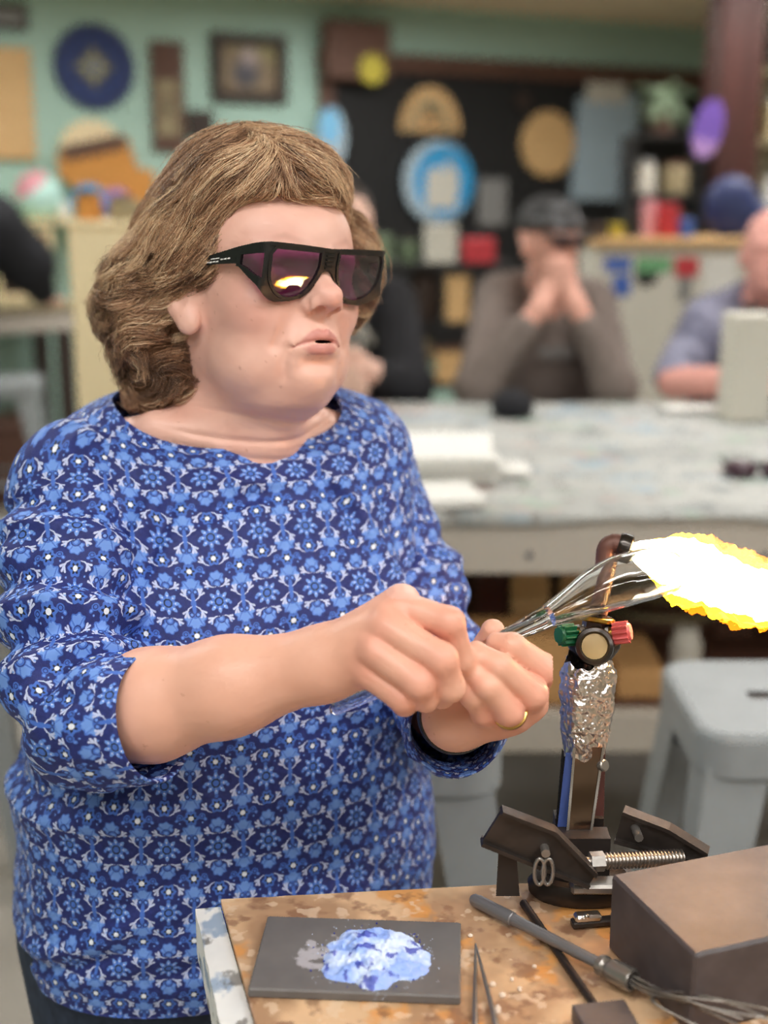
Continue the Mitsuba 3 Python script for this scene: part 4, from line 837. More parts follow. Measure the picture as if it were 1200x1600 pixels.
# ---------------------------------------------------------------- the woman
WM = thing('person', 'woman with wavy light brown hair, dark safety glasses and a blue flower-print top', 'person')
HO = np.array([-.117, 1.18, 1.353]); YAW, ROLL, TILT = math.radians(40), math.radians(5), math.radians(5)
hx, hy = np.array([-math.cos(YAW), -math.sin(YAW), 0]), np.array([math.sin(YAW), -math.cos(YAW), 0]); hz = np.array([0, 0, 1.0])
hx, hz = hx * math.cos(ROLL) + hz * math.sin(ROLL), hz * math.cos(ROLL) - hx * math.sin(ROLL)
hy, hz = hy * math.cos(TILT) + hz * math.sin(TILT), hz * math.cos(TILT) - hy * math.sin(TILT)
HR = np.stack([hx, hy, hz], 1)                              # columns: her right, forward, up
def H(x, y, z): return HO + HR @ np.array([x, y, z])
def Hi(p): return (np.asarray(p) - HO) @ HR
def head_sdf(p):
    """In head coordinates (X her right, Y forward, Z up, origin between the ears)."""
    def both(f): return dr.minimum(f(1), f(-1))
    d = d_ell(p, (0, -.008, .048), (.0745, .097, .088))                                         # skull
    d = smin(d, d_ell(p, (0, .034, .052), (.066, .062, .056)), .02)                              # forehead
    d = smin(d, d_ell(p, (0, .030, -.010), (.0630, .060, .075)), .02)                            # mid face
    d = smin(d, d_ell(p, (0, .034, -.052), (.055, .053, .040)), .02)                             # jaw
    d = smin(d, both(lambda s: d_ell(p, (s * .038, .058, -.004), (.026, .026, .024))), .022)     # cheeks
    d = smin(d, both(lambda s: d_ell(p, (s * .038, .040, -.052), (.023, .034, .025))), .02)      # jowls
    d = smin(d, d_ell(p, (0, .075, -.0645), (.023, .020, .0170)), .018)                           # chin
    d = smin(d, d_ell(p, (0, .072, -.034), (.034, .025, .026)), .02)                             # muzzle
    d = smin(d, d_ell(p, (0, .034, -.081), (.042, .044, .019)), .018)                            # under the chin
    d = smin(d, both(lambda s: d_cap(p, (s * .012, .0865, .037), (s * .046, .068, .038), .0095, .008)), .014)   # brows
    d = smax(d, -both(lambda s: d_ell(p, (s * .032, .092, .023), (.017, .015, .011))), .012)     # eye sockets
    d = smin(d, both(lambda s: d_ell(p, (s * .031, .0695, .0225), .0125)), .004)                 # lids
    d = smin(d, d_chain(p, [(0, .086, .031), (0, .098, .016), (0, .1060, .0055)], [.0075, .0085, .0112], .006), .012)   # nose
    d = smin(d, d_ell(p, (0, .1075, .0062), (.0120, .0112, .0098)), .008)
    d = smin(d, both(lambda s: d_ell(p, (s * .0134, .0985, -.0005), (.0080, .0110, .0085))), .006)
    d = smin(d, d_cap(p, (0, .106, -.0008), (0, .096, -.0095), .0042, .0045), .006)
    d = smax(d, -both(lambda s: d_ell(p, (s * .0074, .1045, -.0052), (.0048, .0072, .0054))), .003)             # nostrils
    # lips, slightly open
    up = d_chain(p, [(.0232, .0890, -.0356), (.0125, .0945, -.0288), (.0045, .0972, -.0252), (0, .0970, -.0260), (-.0045, .0972, -.0252), (-.0125, .0945, -.0288), (-.0232, .0890, -.0356)], [.0018, .0034, .0039, .0037, .0039, .0034, .0018], .004)
    lo = d_chain(p, [(.0215, .0890, -.0368), (.0108, .0945, -.0382), (0, .0972, -.0390), (-.0108, .0945, -.0382), (-.0215, .0890, -.0368)], [.0018, .0040, .0050, .0040, .0018], .004)
    d = smin(smin(d, up, .005), lo, .005)
    d = smax(d, -d_ell(p, (-.003, .101, -.0318), (.0120, .0130, .0016)), .0015)                      # the gap between the lips
    d = smax(d, -both(lambda s: d_chain(p, [(s * .010, .1000, -.0320), (s * .018, .0965, -.0335), (s * .0255, .0905, -.0372)], [.0012, .0011, .0008])), .002)
    d = smax(d, -both(lambda s: d_chain(p, [(s * .0185, .1005, .000), (s * .0295, .0925, -.018), (s * .0365, .0840, -.036)], [.0016, .0018, .0010])), .012)   # nasolabial folds
    d = smax(d, -both(lambda s: d_chain(p, [(s * .0310, .0885, -.039), (s * .0315, .0870, -.052), (s * .030, .0860, -.062)], [.0008, .0012, .0006])), .009)   # lines below the mouth
    d = smax(d, -d_ell(p, (0, .1000, -.0510), (.020, .0080, .0045)), .010)                       # hollow above the chin
    d = smax(d, -d_cap(p, (0, .1035, -.0165), (0, .103, -.021), .0022, .0022), .005)             # philtrum
    # ears
    def ear(s):
        e = d_ell(p, (s * .0760, -.002, .012), (.0068, .0180, .030), earR[s]); e = smin(e, d_ell(p, (s * .0745, .005, -.016), (.0064, .0100, .0110), earR[s]), .008)
        e = smax(e, -d_ell(p, (s * .0850, .002, .012), (.0085, .0098, .0155), earR[s]), .004)
        return smax(e, -d_cap(p, (s * .0835, -.011, .003), (s * .0835, -.004, .032), .0022, .0022), .004)
    return smin(d, both(ear), .008)
def _er(s):
    a = s * math.radians(34); c, q = math.cos(a), math.sin(a); return np.array([[c, -q, 0], [q, c, 0], [0, 0, 1.0]])
earR = {1: _er(1), -1: _er(-1)}
# joints of arms and hands
Rs, Re, Rw = P(112, 740, 1.155), P(128, 1128, 1.02), P(506, 1036, .955)
Ls_, Le, Lw = P(572, 715, 1.30), P(688, 1085, 1.20), P(714, 1118, 1.012)
def PP(*rows): return [P(*r) for r in rows]
RH = {'index': (PP((628, 950, .930), (702, 973, .915), (719, 1030, .930), (712, 1058, .948)), [.0125, .0112, .0098, .0082]),
      'middle': (PP((606, 982, .916), (690, 1030, .898), (704, 1074, .910), (690, 1090, .930)), [.0128, .0115, .0102, .0085]),
      'ring': (PP((588, 1018, .914), (655, 1067, .900), (664, 1090, .914), (648, 1088, .935)), [.0122, .0112, .0100, .0085]),
      'little': (PP((578, 1052, .922), (630, 1091, .912), (632, 1098, .926), (616, 1090, .944)), [.0112, .0102, .0092, .0078]),
      'thumb': (PP((545, 1035, .965), (610, 1020, .985), (675, 1022, .985), (712, 1030, .978)), [.0150, .0130, .0112, .0088])}
LH = {'index': (PP((840, 1072, .990), (851, 1046, .960), (800, 1010, .950), (776, 1004, .956)), [.0122, .0112, .0100, .0080]),
      'middle': (PP((826, 1098, .985), (832, 1084, .950), (780, 1042, .936), (744, 1018, .944)), [.0124, .0114, .0100, .0080]),
      'ring': (PP((800, 1118, .985), (795, 1110, .948), (762, 1072, .934), (742, 1046, .942)), [.0120, .0112, .0098, .0080]),
      'little': (PP((772, 1122, .990), (756, 1112, .955), (738, 1088, .942), (728, 1070, .948)), [.0112, .0098, .0088, .0074]),
      'thumb': (PP((738, 1075, 1.012), (748, 1035, 1.008), (765, 1008, .996), (770, 986, .988)), [.0165, .0135, .0118, .0095])}
def hand_sdf(p, H_, w, wr, palm):
    d = None
    for nm, (pts, rs) in H_.items():
        f = d_chain(p, pts, rs, .004); d = f if d is None else smin(d, f, .0012)
    pm = None
    for a, b, ra, rb in palm:
        f = d_cap(p, a, b, ra, rb); pm = f if pm is None else smin(pm, f, .012)
    return smin(d, pm, .006)
Rpalm = [(Rw, RH['index'][0][0] + [0, .012, 0], .020, .0145), (Rw, RH['middle'][0][0] + [0, .010, 0], .022, .0160), (Rw, RH['ring'][0][0] + [0, .010, 0], .022, .0150), (Rw + [0, .004, -.006], RH['little'][0][0] + [0, .010, 0], .020, .0140), (Rw, RH['thumb'][0][1], .020, .0135)]
Lpalm = [(Lw, LH['index'][0][0], .021, .0135), (Lw, LH['middle'][0][0], .021, .0145), (Lw, LH['ring'][0][0], .020, .0140), (Lw, LH['little'][0][0], .020, .0130), (Lw, LH['thumb'][0][0], .021, .0165), (LH['thumb'][0][0], P(790, 1090, .990), .0150, .0130), (LH['thumb'][0][1], P(795, 1060, .995), .0110, .0120)]
NB = np.array([-.147, 1.232, 1.215])
def body_sdf(p):
    q = p.sub(HO).rot(HR)
    hd = head_sdf(q)
    nk = d_cap(p, H(0, -.022, -.030), NB, .056, .062)
    nk = smin(nk, d_cap(p, H(.040, -.015, -.03), P(385, 690, 1.165) + [0, .02, 0], .014, .010), .03)     # neck cord
    nk = smin(nk, d_cap(p, H(0, .030, -.088), H(0, .0, -.115), .028, .040), .02)                       # soft fold under the chin
    d = smin(hd, nk, .018)
    tr = smin(d_ell(p, NB + [.004, .0, -.060], (.150, .082, .075), TR_), d_ell(p, NB + [0, -.02, -.12], (.150, .090, .12), TR_), .05)
    tr = smin(tr, d_cap(p, P(150, 660, 1.175) + [0, 0, -.030], P(330, 655, 1.20) + [0, 0, -.020], .028, .034), .05)
    tr = smin(tr, d_cap(p, P(600, 672, 1.295) + [0, 0, -.030], P(480, 655, 1.25) + [0, 0, -.022], .026, .034), .05)
    tr = smin(tr, d_cap(p, P(240, 668, 1.150) + [0, .012, 0], P(385, 702, 1.16) + [0, .012, 0], .010, .010), .03)   # collar bones
    tr = smin(tr, d_cap(p, P(500, 672, 1.215) + [0, .010, 0], P(420, 702, 1.16) + [0, .014, 0], .009, .009), .03)
    d = smin(d, tr, .035)
    arm = d_chain(p, [Rs, Re], [.026, .030]); fore = d_chain(p, [Re, Re + (Rw - Re) * .30, Re + (Rw - Re) * .62, Rw], [.030, .0410, .0350, .0262], .02)
    d = smin(smin(d, arm, .03), fore, .02)
    arm = d_chain(p, [Ls_, Le], [.024, .026]); fore = d_chain(p, [Le, Le + (Lw - Le) * .35, Lw], [.026, .0320, .0255], .02)
    d = smin(smin(d, arm, .03), fore, .02)
    d = smin(d, hand_sdf(p, RH, Rw, .026, Rpalm), .012)
    return smin(d, hand_sdf(p, LH, Lw, .026, Lpalm), .010)
BY = math.radians(25); TR_ = np.stack([[-math.cos(BY), -math.sin(BY), 0], [math.sin(BY), -math.cos(BY), 0], [0, 0, 1.0]], 1)
skin = sdf_mesh(body_sdf, (-.365, .825, .965), (.125, 1.36, 1.505), .0016, 2)
sv = np.asarray(skin.vertices); hv = Hi(sv)
cc_ = skin.split(only_watertight=False) if False else None
# pores and fine creases
fine = (meshkit.fbm(sv * 420, 3, 3) - .5) * .00022 + (meshkit.fbm(sv * 90, 3, 5) - .5) * .0006
nz_ = np.clip((-.088 - hv[:, 2]) / .01, 0, 1) * np.clip((hv[:, 2] + .19) / .02, 0, 1) * np.clip((hv[:, 1] + .03) / .03, 0, 1)      # skin folds round the neck
for z0, sl, bow, amp in ((-.104, .10, 3.2, .0022), (-.121, -.06, 2.6, .0020), (-.138, .04, 2.0, .0014)): fine -= amp * nz_ * np.exp(-((hv[:, 2] - z0 - sl * hv[:, 0] - bow * hv[:, 0] ** 2) / .0030) ** 2)
nv = meshkit.arrays((sv, skin.faces), True)[2]; sv = sv + nv * fine[:, None]; skin = trimesh.Trimesh(sv, skin.faces, process=False)
def blob(c, r): return np.exp(-(((hv - np.asarray(c)) / np.asarray(r)) ** 2).sum(1))
def towards(col, c, w): return col + (np.asarray(c) - col) * np.clip(w, 0, 1)[:, None]
col = np.tile(lin(230, 186, 170), (len(sv), 1))
col = towards(col, lin(204, 142, 124), .6 * meshkit.fbm(sv * 38, 4, 2) ** 1.5)
arms = (sv[:, 2] < 1.17)
col = towards(col, lin(214, 158, 130), .55 * arms)
col = towards(col, lin(214, 140, 128), .55 * (blob((.045, .062, -.004), (.026, .03, .022)) + blob((-.045, .062, -.004), (.026, .03, .022))) + .5 * blob((0, .115, 0), (.014, .014, .014)))
def seg(c, a, b):
    a, b = np.asarray(a, float), np.asarray(b, float); d = b - a; t = np.clip(((c - a) @ d) / (d @ d), 0, 1); return np.linalg.norm(c - a - t[:, None] * d, axis=1)
def chain_d(pts): return np.min([seg(hv, a, b) for a, b in zip(pts, pts[1:])], 0)
lipu = chain_d([(.0232, .0905, -.0356), (.0125, .0975, -.0288), (.0045, .1015, -.0252), (0, .1012, -.0260), (-.0045, .1015, -.0252), (-.0125, .0975, -.0288), (-.0232, .0905, -.0356)])
lipl = chain_d([(.0215, .0905, -.0368), (.0108, .0975, -.0382), (0, .1015, -.0390), (-.0108, .0975, -.0382), (-.0215, .0905, -.0368)])
lw = np.clip((.0054 * np.clip(1.25 - np.abs(hv[:, 0]) / .036, .3, 1) - np.minimum(lipu, lipl)) / .0015, 0, 1); col = towards(col, lin(196, 126, 120), .8 * lw)
col = towards(col, lin(60, 24, 24), 1.0 * ((np.abs(hv[:, 2] + .0322) < .0022) & (np.abs(hv[:, 0]) < .017) & (hv[:, 1] > .075) & (hv[:, 1] < .0955)))   # inside of the mouth
for s in (1, -1):
    br = chain_d([(s * .014, .096, .049), (s * .032, .088, .0555), (s * .052, .072, .050)]); col = towards(col, lin(150, 100, 76), .38 * np.clip((.0046 - br) / .004, 0, 1))
for H_ in (RH, LH):
    for nm, (pts, rs) in H_.items():
        for k in (0, 1): col = towards(col, lin(214, 128, 112), .5 * np.exp(-((sv - pts[k]) ** 2).sum(1) / .014 ** 2))
spots = meshkit.noise(sv * 260, 31); col = towards(col, lin(168, 104, 80), .35 * (spots > .93) * (meshkit.noise(sv * 30, 5) > .45))
obj('body', skin, 'm_skin', WM, smooth=True, color=np.clip(col, 0, 1))
for s in (1, -1): obj('eyeball', ico(H(s * .031, .0700, .0225), .0118, 2), 'm_eye', WM, smooth=True)
# nails that the photograph shows: thumb of the far hand
# ---------------------------------------------------------------- safety glasses
GL = tag(key('glasses', WM), 'black wraparound safety glasses with dark purple lenses')
sg_ = np.linspace(0, .175, 351); th_g = np.radians(np.where(sg_ < .050, 1.5 * sg_ / .050, 0) + np.where(sg_ >= .050, 1.5 + (80 - 1.5) * np.clip((sg_ - .050) / .022, 0, 1) ** 2 * (3 - 2 * np.clip((sg_ - .050) / .022, 0, 1)), 0))
gxs = np.r_[0, np.cumsum(np.cos(th_g[:-1]) * .0005)]; gys = .1105 - np.r_[0, np.cumsum(np.sin(th_g[:-1]) * .0005)]
def wrap(v, bulge=0.0):
    """(s, z, height) -> head coordinates along the wrap curve; temples sink a little towards the ears."""
    s, z, h = np.abs(v[:, 0]), v[:, 1], v[:, 2]; sg__ = np.sign(v[:, 0] + 1e-12)
    x, y, a = np.interp(s, sg_, gxs), np.interp(s, sg_, gys), np.interp(s, sg_, th_g)
    tilt = (z - .046) * .235 - np.where(z < .046, np.minimum(z - .040, 0) ** 2 * 4.5, 0)
    x2, y2 = x + np.sin(a) * h, y + np.cos(a) * h + tilt * np.cos(a)
    return HO + np.stack([sg__ * x2, y2, z - np.maximum(0, s - .075) * .06], 1) @ HR.T
def plane_mesh(poly, step=.0025):
    """Triangulated outline cut into small cells, so that it can be bent both ways."""
    x0, y0, x1, y1 = poly.bounds; vs, fs, n = [], [], 0
    e = np.linspace(x0, x1, max(2, int((x1 - x0) / step) + 1)); h = np.linspace(y0, y1, max(2, int((y1 - y0) / .0035) + 1))
    for u, w in zip(e, e[1:]):
        col_ = poly.intersection(sg.box(u, -1, w, 1))
        for c, d in zip(h, h[1:]):
            g = col_.intersection(sg.box(u - 1e-9, c, w + 1e-9, d))
            for q in getattr(g, 'geoms', [g]):
                if q.geom_type != 'Polygon' or q.area < 1e-11: continue
                v, f = trimesh.creation.triangulate_polygon(q, engine='earcut'); vs.append(v); fs.append(f + n); n += len(v)
    m = trimesh.Trimesh(np.c_[np.vstack(vs), np.zeros(n)], np.vstack(fs), process=False); m.merge_vertices(digits_vertex=7); m.update_faces(m.nondegenerate_faces()); m.update_faces(m.unique_faces()); return m
def sheet(poly, h0, h1, step=.0025):
    m = plane_mesh(poly, step); v, f = np.asarray(m.vertices), np.asarray(m.faces)
    c = np.cross(v[f[:, 1]] - v[f[:, 0]], v[f[:, 2]] - v[f[:, 0]])[:, 2]; f = np.where((c < 0)[:, None], f[:, ::-1], f)
    ed = np.vstack([f[:, [0, 1]], f[:, [1, 2]], f[:, [2, 0]]]); k = {tuple(q) for q in ed}; bd = np.array([q for q in ed if (q[1], q[0]) not in k]); N = len(v)
    vv = np.vstack([v + [0, 0, h0], v + [0, 0, h1]]); ff = np.vstack([f[:, ::-1], f + N, np.c_[bd[:, 0], bd[:, 1], bd[:, 1] + N], np.c_[bd[:, 0], bd[:, 1] + N, bd[:, 0] + N]])
    m = trimesh.Trimesh(wrap(vv), ff, process=False); return m
def arcpts(c, r, a0, a1, n=10): return [(c[0] + r[0] * math.cos(t), c[1] + r[1] * math.sin(t)) for t in np.radians(np.linspace(a0, a1, n))]
def lens_out(s): return sg.Polygon([(s * x, z) for x, z in [(.0100, .0418), (.0548, .0428)] + [(.0578, .038), (.0574, .027)] + arcpts((.0350, .0255), (.0222, .0210), 0, -90, 12) + [(.0300, .0048), (.0220, .0075), (.0160, .0145), (.0112, .0240), (.0096, .0310)]]).buffer(.003).buffer(-.003)
def side_win(s): return sg.Polygon([(s * x, z) for x, z in ((.0640, .0390), (.0900, .0395), (.0915, .0320), (.0850, .0290), (.0735, .0215), (.0645, .0185))]).buffer(.002).buffer(-.002)
def half(s): return sg.Polygon([(s * x, z) for x, z in [(0, .0455), (.030, .0470), (.060, .0480), (.092, .0465), (.125, .0430), (.168, .0400), (.170, .0330), (.125, .0350), (.094, .0330)] + [(.0965, .0310), (.0930, .0300), (.0880, .0260), (.0820, .0210), (.0745, .0155), (.0670, .0105), (.0590, .0058), (.0510, .0022), (.044, .0004), (.031, .0015), (.0210, .0042), (.0140, .0100), (.0095, .0175), (.0060, .0250), (0, .0290)]])
fr_ = shapely.union_all([half(1), half(-1), sg.box(-.001, .027, .001, .045)]).buffer(-.001).buffer(.002).buffer(-.001)
fr_ = fr_.buffer(.0025, 12).buffer(-.0050, 12).buffer(.0025, 12).union(shapely.union_all([half(1).intersection(sg.box(.09, -1, 1, 1)), half(-1).intersection(sg.box(-1, -1, -.09, 1))]))
fr_ = fr_.difference(shapely.union_all([lens_out(1), lens_out(-1), side_win(1), side_win(-1)]))
obj('frame', sheet(fr_, -.0016, .0016), 'm_frame_black', GL, smooth=40)
rims = shapely.union_all([lens_out(s).buffer(.0021).difference(lens_out(s).buffer(-.0002)) for s in (1, -1)])
obj('rim', sheet(rims, .0010, .0030), 'm_frame_black', GL, smooth=40)
obj('brow_bar', sheet(sg.Polygon([(-.060, .0478), (-.030, .0470), (0, .0455), (.030, .0470), (.060, .0478), (.060, .0448), (.030, .0438), (.006, .0424), (-.006, .0424), (-.030, .0438), (-.060, .0448)]), .0012, .0027), 'm_frame_black', GL, smooth=40)
for k in range(4): obj('bridge_rib', sheet(sg.box(-.0042, .0285 + .0034 * k, .0042, .0301 + .0034 * k), .0014, .0034, .001), 'm_frame_black', GL, smooth=40)
def lens_mesh(poly, h):
    m = plane_mesh(poly, .002); v = np.asarray(m.vertices) + [0, 0, h]; return trimesh.Trimesh(wrap(v), m.faces, process=False)
for s in (1, -1):
    lm = lens_mesh(lens_out(s).buffer(.0008), .0012)
    a, b, c = (np.asarray(lm.vertices)[lm.faces[:, k]] for k in range(3)); nn = np.cross(b - a, c - a).sum(0)
    if np.dot(nn, HR[:, 1]) < 0: lm.invert()
    obj('lens', lm, 'm_lens_tint', GL, smooth=True); obj('side_window', lens_mesh(side_win(s).buffer(.0008), 0.0), 'm_lens_tint', GL, smooth=True)
obj('temple_print', cat(*[sheet(sg.box(.103 + .0042 * k, .0372, .1058 + .0042 * k, .0384), .0015, .0021, .001) for k in range(3)], *[sheet(sg.box(.117 + .004 * k, .0360 + .0002 * (k % 2), .1197 + .004 * k, .0372), .0015, .0021, .001) for k in range(4)], sheet(sg.box(.116, .0388, .126, .0396), .0015, .0021, .001)), 'm_print_white', GL, smooth=False)
# ring, wristband
rc = LH['ring'][0]; rd = nrm(rc[1] - rc[0]); rm = rc[0] + (rc[1] - rc[0]) * .72
obj('ring', lathe([(.0112, -.0024), (.0130, -.0022), (.0136, 0), (.0130, .0022), (.0112, .0024), (.0112, -.0024)], 40, frame(rm, rm + rd)), 'm_gold', WM, smooth=40, label='gold ring on the ring finger')
wd_ = nrm(Lw - Le); wc = Lw - wd_ * .005; wt = nrm(wd_ + np.array([.20, 0, .08])); wm = frame(wc, wc + wt)
wa = np.linspace(0, 2 * np.pi, 97)[:-1]; dirs = np.cos(wa)[:, None] * wm[:3, 0] + np.sin(wa)[:, None] * wm[:3, 1]; rr_ = np.linspace(.015, .060, 91)
fld = sdf_eval(body_sdf, (wc + dirs[:, None] * rr_[None, :, None]).reshape(-1, 3)).reshape(96, -1)
wr_ = np.clip(rr_[np.argmax(fld > 0, 1)], .027, .0325); wr_ = np.convolve(np.r_[wr_[-6:], wr_, wr_[:6]], np.ones(13) / 13, 'valid'); rings = []
for o, hgt in ((-.0030, -.0042), (.0016, -.0042), (.0024, 0.0), (.0016, .0042), (-.0030, .0042)): rings.append(wc + dirs * (wr_ + o)[:, None] + wt * hgt)
i, j = np.meshgrid(np.arange(4), np.arange(96), indexing='ij'); q = np.stack([i * 96 + j, i * 96 + (j + 1) % 96, (i + 1) * 96 + (j + 1) % 96, (i + 1) * 96 + j], -1).reshape(-1, 4)
obj('wristband', trimesh.Trimesh(np.vstack(rings), np.vstack([q[:, [0, 1, 2]], q[:, [0, 2, 3]]]), process=False), 'm_band', WM, smooth=40, label='thin dark wristband')
# ---------------------------------------------------------------- hair
def hair_sdf(p):
    """Envelope of the hair in head coordinates."""
    d = d_ell(p, (.006, -.008, .068), (.0800, .094, .094))
    d = smin(d, d_ell(p, (.046, -.070, .002), (.058, .062, .054)), .03)
    d = smin(d, d_ell(p, (.066, -.024, .045), (.036, .052, .050)), .03)
    d = smin(d, d_ell(p, (.030, -.070, -.040), (.056, .048, .046)), .03)
    d = smin(d, d_ell(p, (-.030, -.072, -.040), (.050, .044, .046)), .03)
    d = smin(d, d_ell(p, (0, -.080, -.002), (.076, .050, .066)), .03)
    d = smin(d, d_ell(p, (-.079, .026, .036), (.026, .044, .056)), .02)
    d = smin(d, d_ell(p, (.006, .050, .104), (.056, .048, .036)), .03)
    d = smin(d, d_ell(p, (.052, .034, .086), (.030, .030, .040)), .02)
    for c, r in CURLS: d = smin(d, d_ell(p, c, r), .012)
    q = V(dr.abs(p.x - .047) - .083, dr.abs(p.y - .142) - .064, dr.abs(p.z + .020) - .072)                # the face stays clear: rounded box
    w = dr.sqrt(dr.square(dr.maximum(q.x, 0)) + dr.square(dr.maximum(q.y, 0)) + dr.square(dr.maximum(q.z, 0))) + dr.minimum(dr.maximum(q.x, dr.maximum(q.y, q.z)), 0) - .036
    d = smax(d, -w, .010)
    d = smax(d, -d_ell(p, (.090, .020, -.016), (.034, .032, .036)), .012)                        # the ear shows
    d = smax(d, -d_ell(p, (.080, .040, -.060), (.05, .045, .050)), .012)
    return d
r3 = np.random.default_rng(21); CURLS = []
for k in range(34):                                                                             # bumps of single curls over the back and the sides
    a, z = r3.uniform(-.5, 1.9), r3.uniform(-.080, .032)
    CURLS.append(((.088 * math.cos(a - .2) * (1 if z > -.04 else .8) + .004, -.045 - .075 * math.sin(max(a, .05)) * (1 if z > -.04 else .8), z), tuple(r3.uniform(.018, .030, 3))))
cap = sdf_mesh(lambda p: hair_sdf(p) + .005, (-.125, -.165, -.115), (.14, .125, .172), .0024, 2)
fine = (meshkit.fbm(np.asarray(cap.vertices) * [90, 90, 30], 3, 2) - .5) * .006
cv, cf = np.asarray(cap.vertices), np.asarray(cap.faces); cn = meshkit.arrays((cv, cf), True)[2]; cv = cv + cn * fine[:, None]
HAIR = obj('hair', trimesh.Trimesh(HO + cv @ HR.T, cf, process=False), 'm_hair_cap', WM, smooth=True, color=np.tile(lin(112, 82, 60), (len(cv), 1)), label='wavy chin-length light brown hair with blond streaks')
# guide locks follow a combing field over the envelope
def grad(p, e=.001):
    q = np.vstack([p + [e, 0, 0], p - [e, 0, 0], p + [0, e, 0], p - [0, e, 0], p + [0, 0, e], p - [0, 0, e], p]); v = sdf_eval(hair_sdf, q).reshape(7, -1)
    return nrm(np.stack([v[0] - v[1], v[2] - v[3], v[4] - v[5]], 1)), v[6]
def comb(p):
    x, y, z = p.T
    side = np.clip((x - .018) / .03, 0, 1); top = np.clip((z - .085) / .04, 0, 1); front = np.clip((y - .005) / .05, 0, 1); back = np.clip((-y - .02) / .05, 0, 1)
    f = np.zeros_like(p)
    f += (side * (1 - back))[:, None] * [.55, -.55, -.85]
    f += ((1 - side) * front * top)[:, None] * [-.80, .42, -.38]
    f += ((1 - side) * front * (1 - top))[:, None] * [-.75, .20, -.60]
    f += ((1 - side) * (1 - front) * (1 - back))[:, None] * [-.5, -.2, -.8]
    f += back[:, None] * (np.array([.25, -.2, -.95]) * np.where(x > -.01, 1, 0)[:, None] + np.array([-.25, -.2, -.95]) * np.where(x <= -.01, 1, 0)[:, None])
    low = np.clip((.055 - z) / .06, 0, 1) * np.clip((-y + .03) / .05, 0, 1)
    sw = np.stack([meshkit.noise(p * 34 + 3, 5) - .5, meshkit.noise(p * 34 + 9, 6) - .5, meshkit.noise(p * 34 + 15, 7) - .5], 1)
    return nrm(nrm(f) + sw * (.5 + 2.2 * low)[:, None])
NG, NS, NP = 740, 30, 12
area = np.linalg.norm(np.cross(cv[cf[:, 1]] - cv[cf[:, 0]], cv[cf[:, 2]] - cv[cf[:, 0]]), axis=1)
ctr_ = cv[cf].mean(1)
seen = (HR.T @ np.array([0, -1.0, .15])); vis = (cn[cf[:, 0]] @ seen > -.45) * area * (1 + 1.2 * (ctr_[:, 1] > .03) * (ctr_[:, 2] > .06))
pick = r3.choice(len(cf), NG, p=vis / vis.sum()); g = ctr_[pick]
np_ = 240; yy_ = r3.uniform(-.075, .092, np_); g[:np_] = np.stack([r3.uniform(-.016, .026, np_) + .020 * np.clip(yy_ / .08, 0, 1), yy_, np.full(np_, .15)], 1)
for _ in range(6):
    gr, dist = grad(g[:np_]); g[:np_] -= gr * dist[:, None]
LEN = np.where(g[:, 1] > .02, r3.uniform(.045, .085, NG), r3.uniform(.05, .10, NG)); LEN = np.where((g[:, 2] < -.02), r3.uniform(.03, .05, NG), LEN)
paths = [g]; ps = g; dv = None
for k in range(NP - 1):
    gr, dist = grad(ps); t = comb(ps); t = t - gr * (t * gr).sum(1)[:, None]; t = nrm(t); dv = t if dv is None else nrm(.45 * dv + .55 * t)
    ps = ps + dv * (LEN / (NP - 1))[:, None]; gr, dist = grad(ps); lift = np.interp(k / (NP - 2), [0, .7, 1], [-.0012, .0008, .0028])
    ps = ps - gr * ((dist - lift) * .85)[:, None]; paths.append(ps)
G = np.stack(paths, 1)                                                                           # guides x points x 3
tan = nrm(np.gradient(G, axis=1)); gr, _ = grad(G.reshape(-1, 3)); nor = gr.reshape(G.shape); bin_ = nrm(np.cross(tan, nor))
tt = np.linspace(0, 1, NP)
backness = np.clip((.04 - g[:, 1]) / .06, 0, 1) * np.clip((.10 - g[:, 2]) / .06, 0, 1)
strands, tone = [], []
ph = r3.uniform(0, 6.28, NG); wl = r3.uniform(.038, .058, NG); gt = r3.normal(0, 1, NG)
for k in range(NS):
    rad = np.sqrt(r3.uniform(0, 1, NG)) * .0085; an = r3.uniform(0, 6.28, NG)
    ox, oz = rad * np.cos(an), rad * np.sin(an) * .38
    taper = np.interp(tt, [0, .35, 1], [1, .85, .38])[None] * r3.uniform(.7, 1.2, NG)[:, None]
    amp = (.0010 + .0085 * backness)[:, None] * np.interp(tt, [0, .3, 1], [.1, .6, 1.25])[None]; arg = (tt[None] * LEN[:, None] / wl[:, None]) * 6.28 + ph[:, None] + r3.normal(0, .35, NG)[:, None]
    fr = np.cumsum(r3.normal(0, .00050, (NG, NP, 3)), 1)
    S = G + bin_ * ((ox[:, None] * taper + amp * np.sin(arg))[..., None]) + nor * ((oz[:, None] * taper + .6 * amp * np.cos(arg) - .0006)[..., None]) + fr
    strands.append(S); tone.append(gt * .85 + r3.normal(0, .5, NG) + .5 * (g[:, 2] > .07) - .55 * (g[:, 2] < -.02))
S = np.concatenate(strands); tone = np.concatenate(tone)
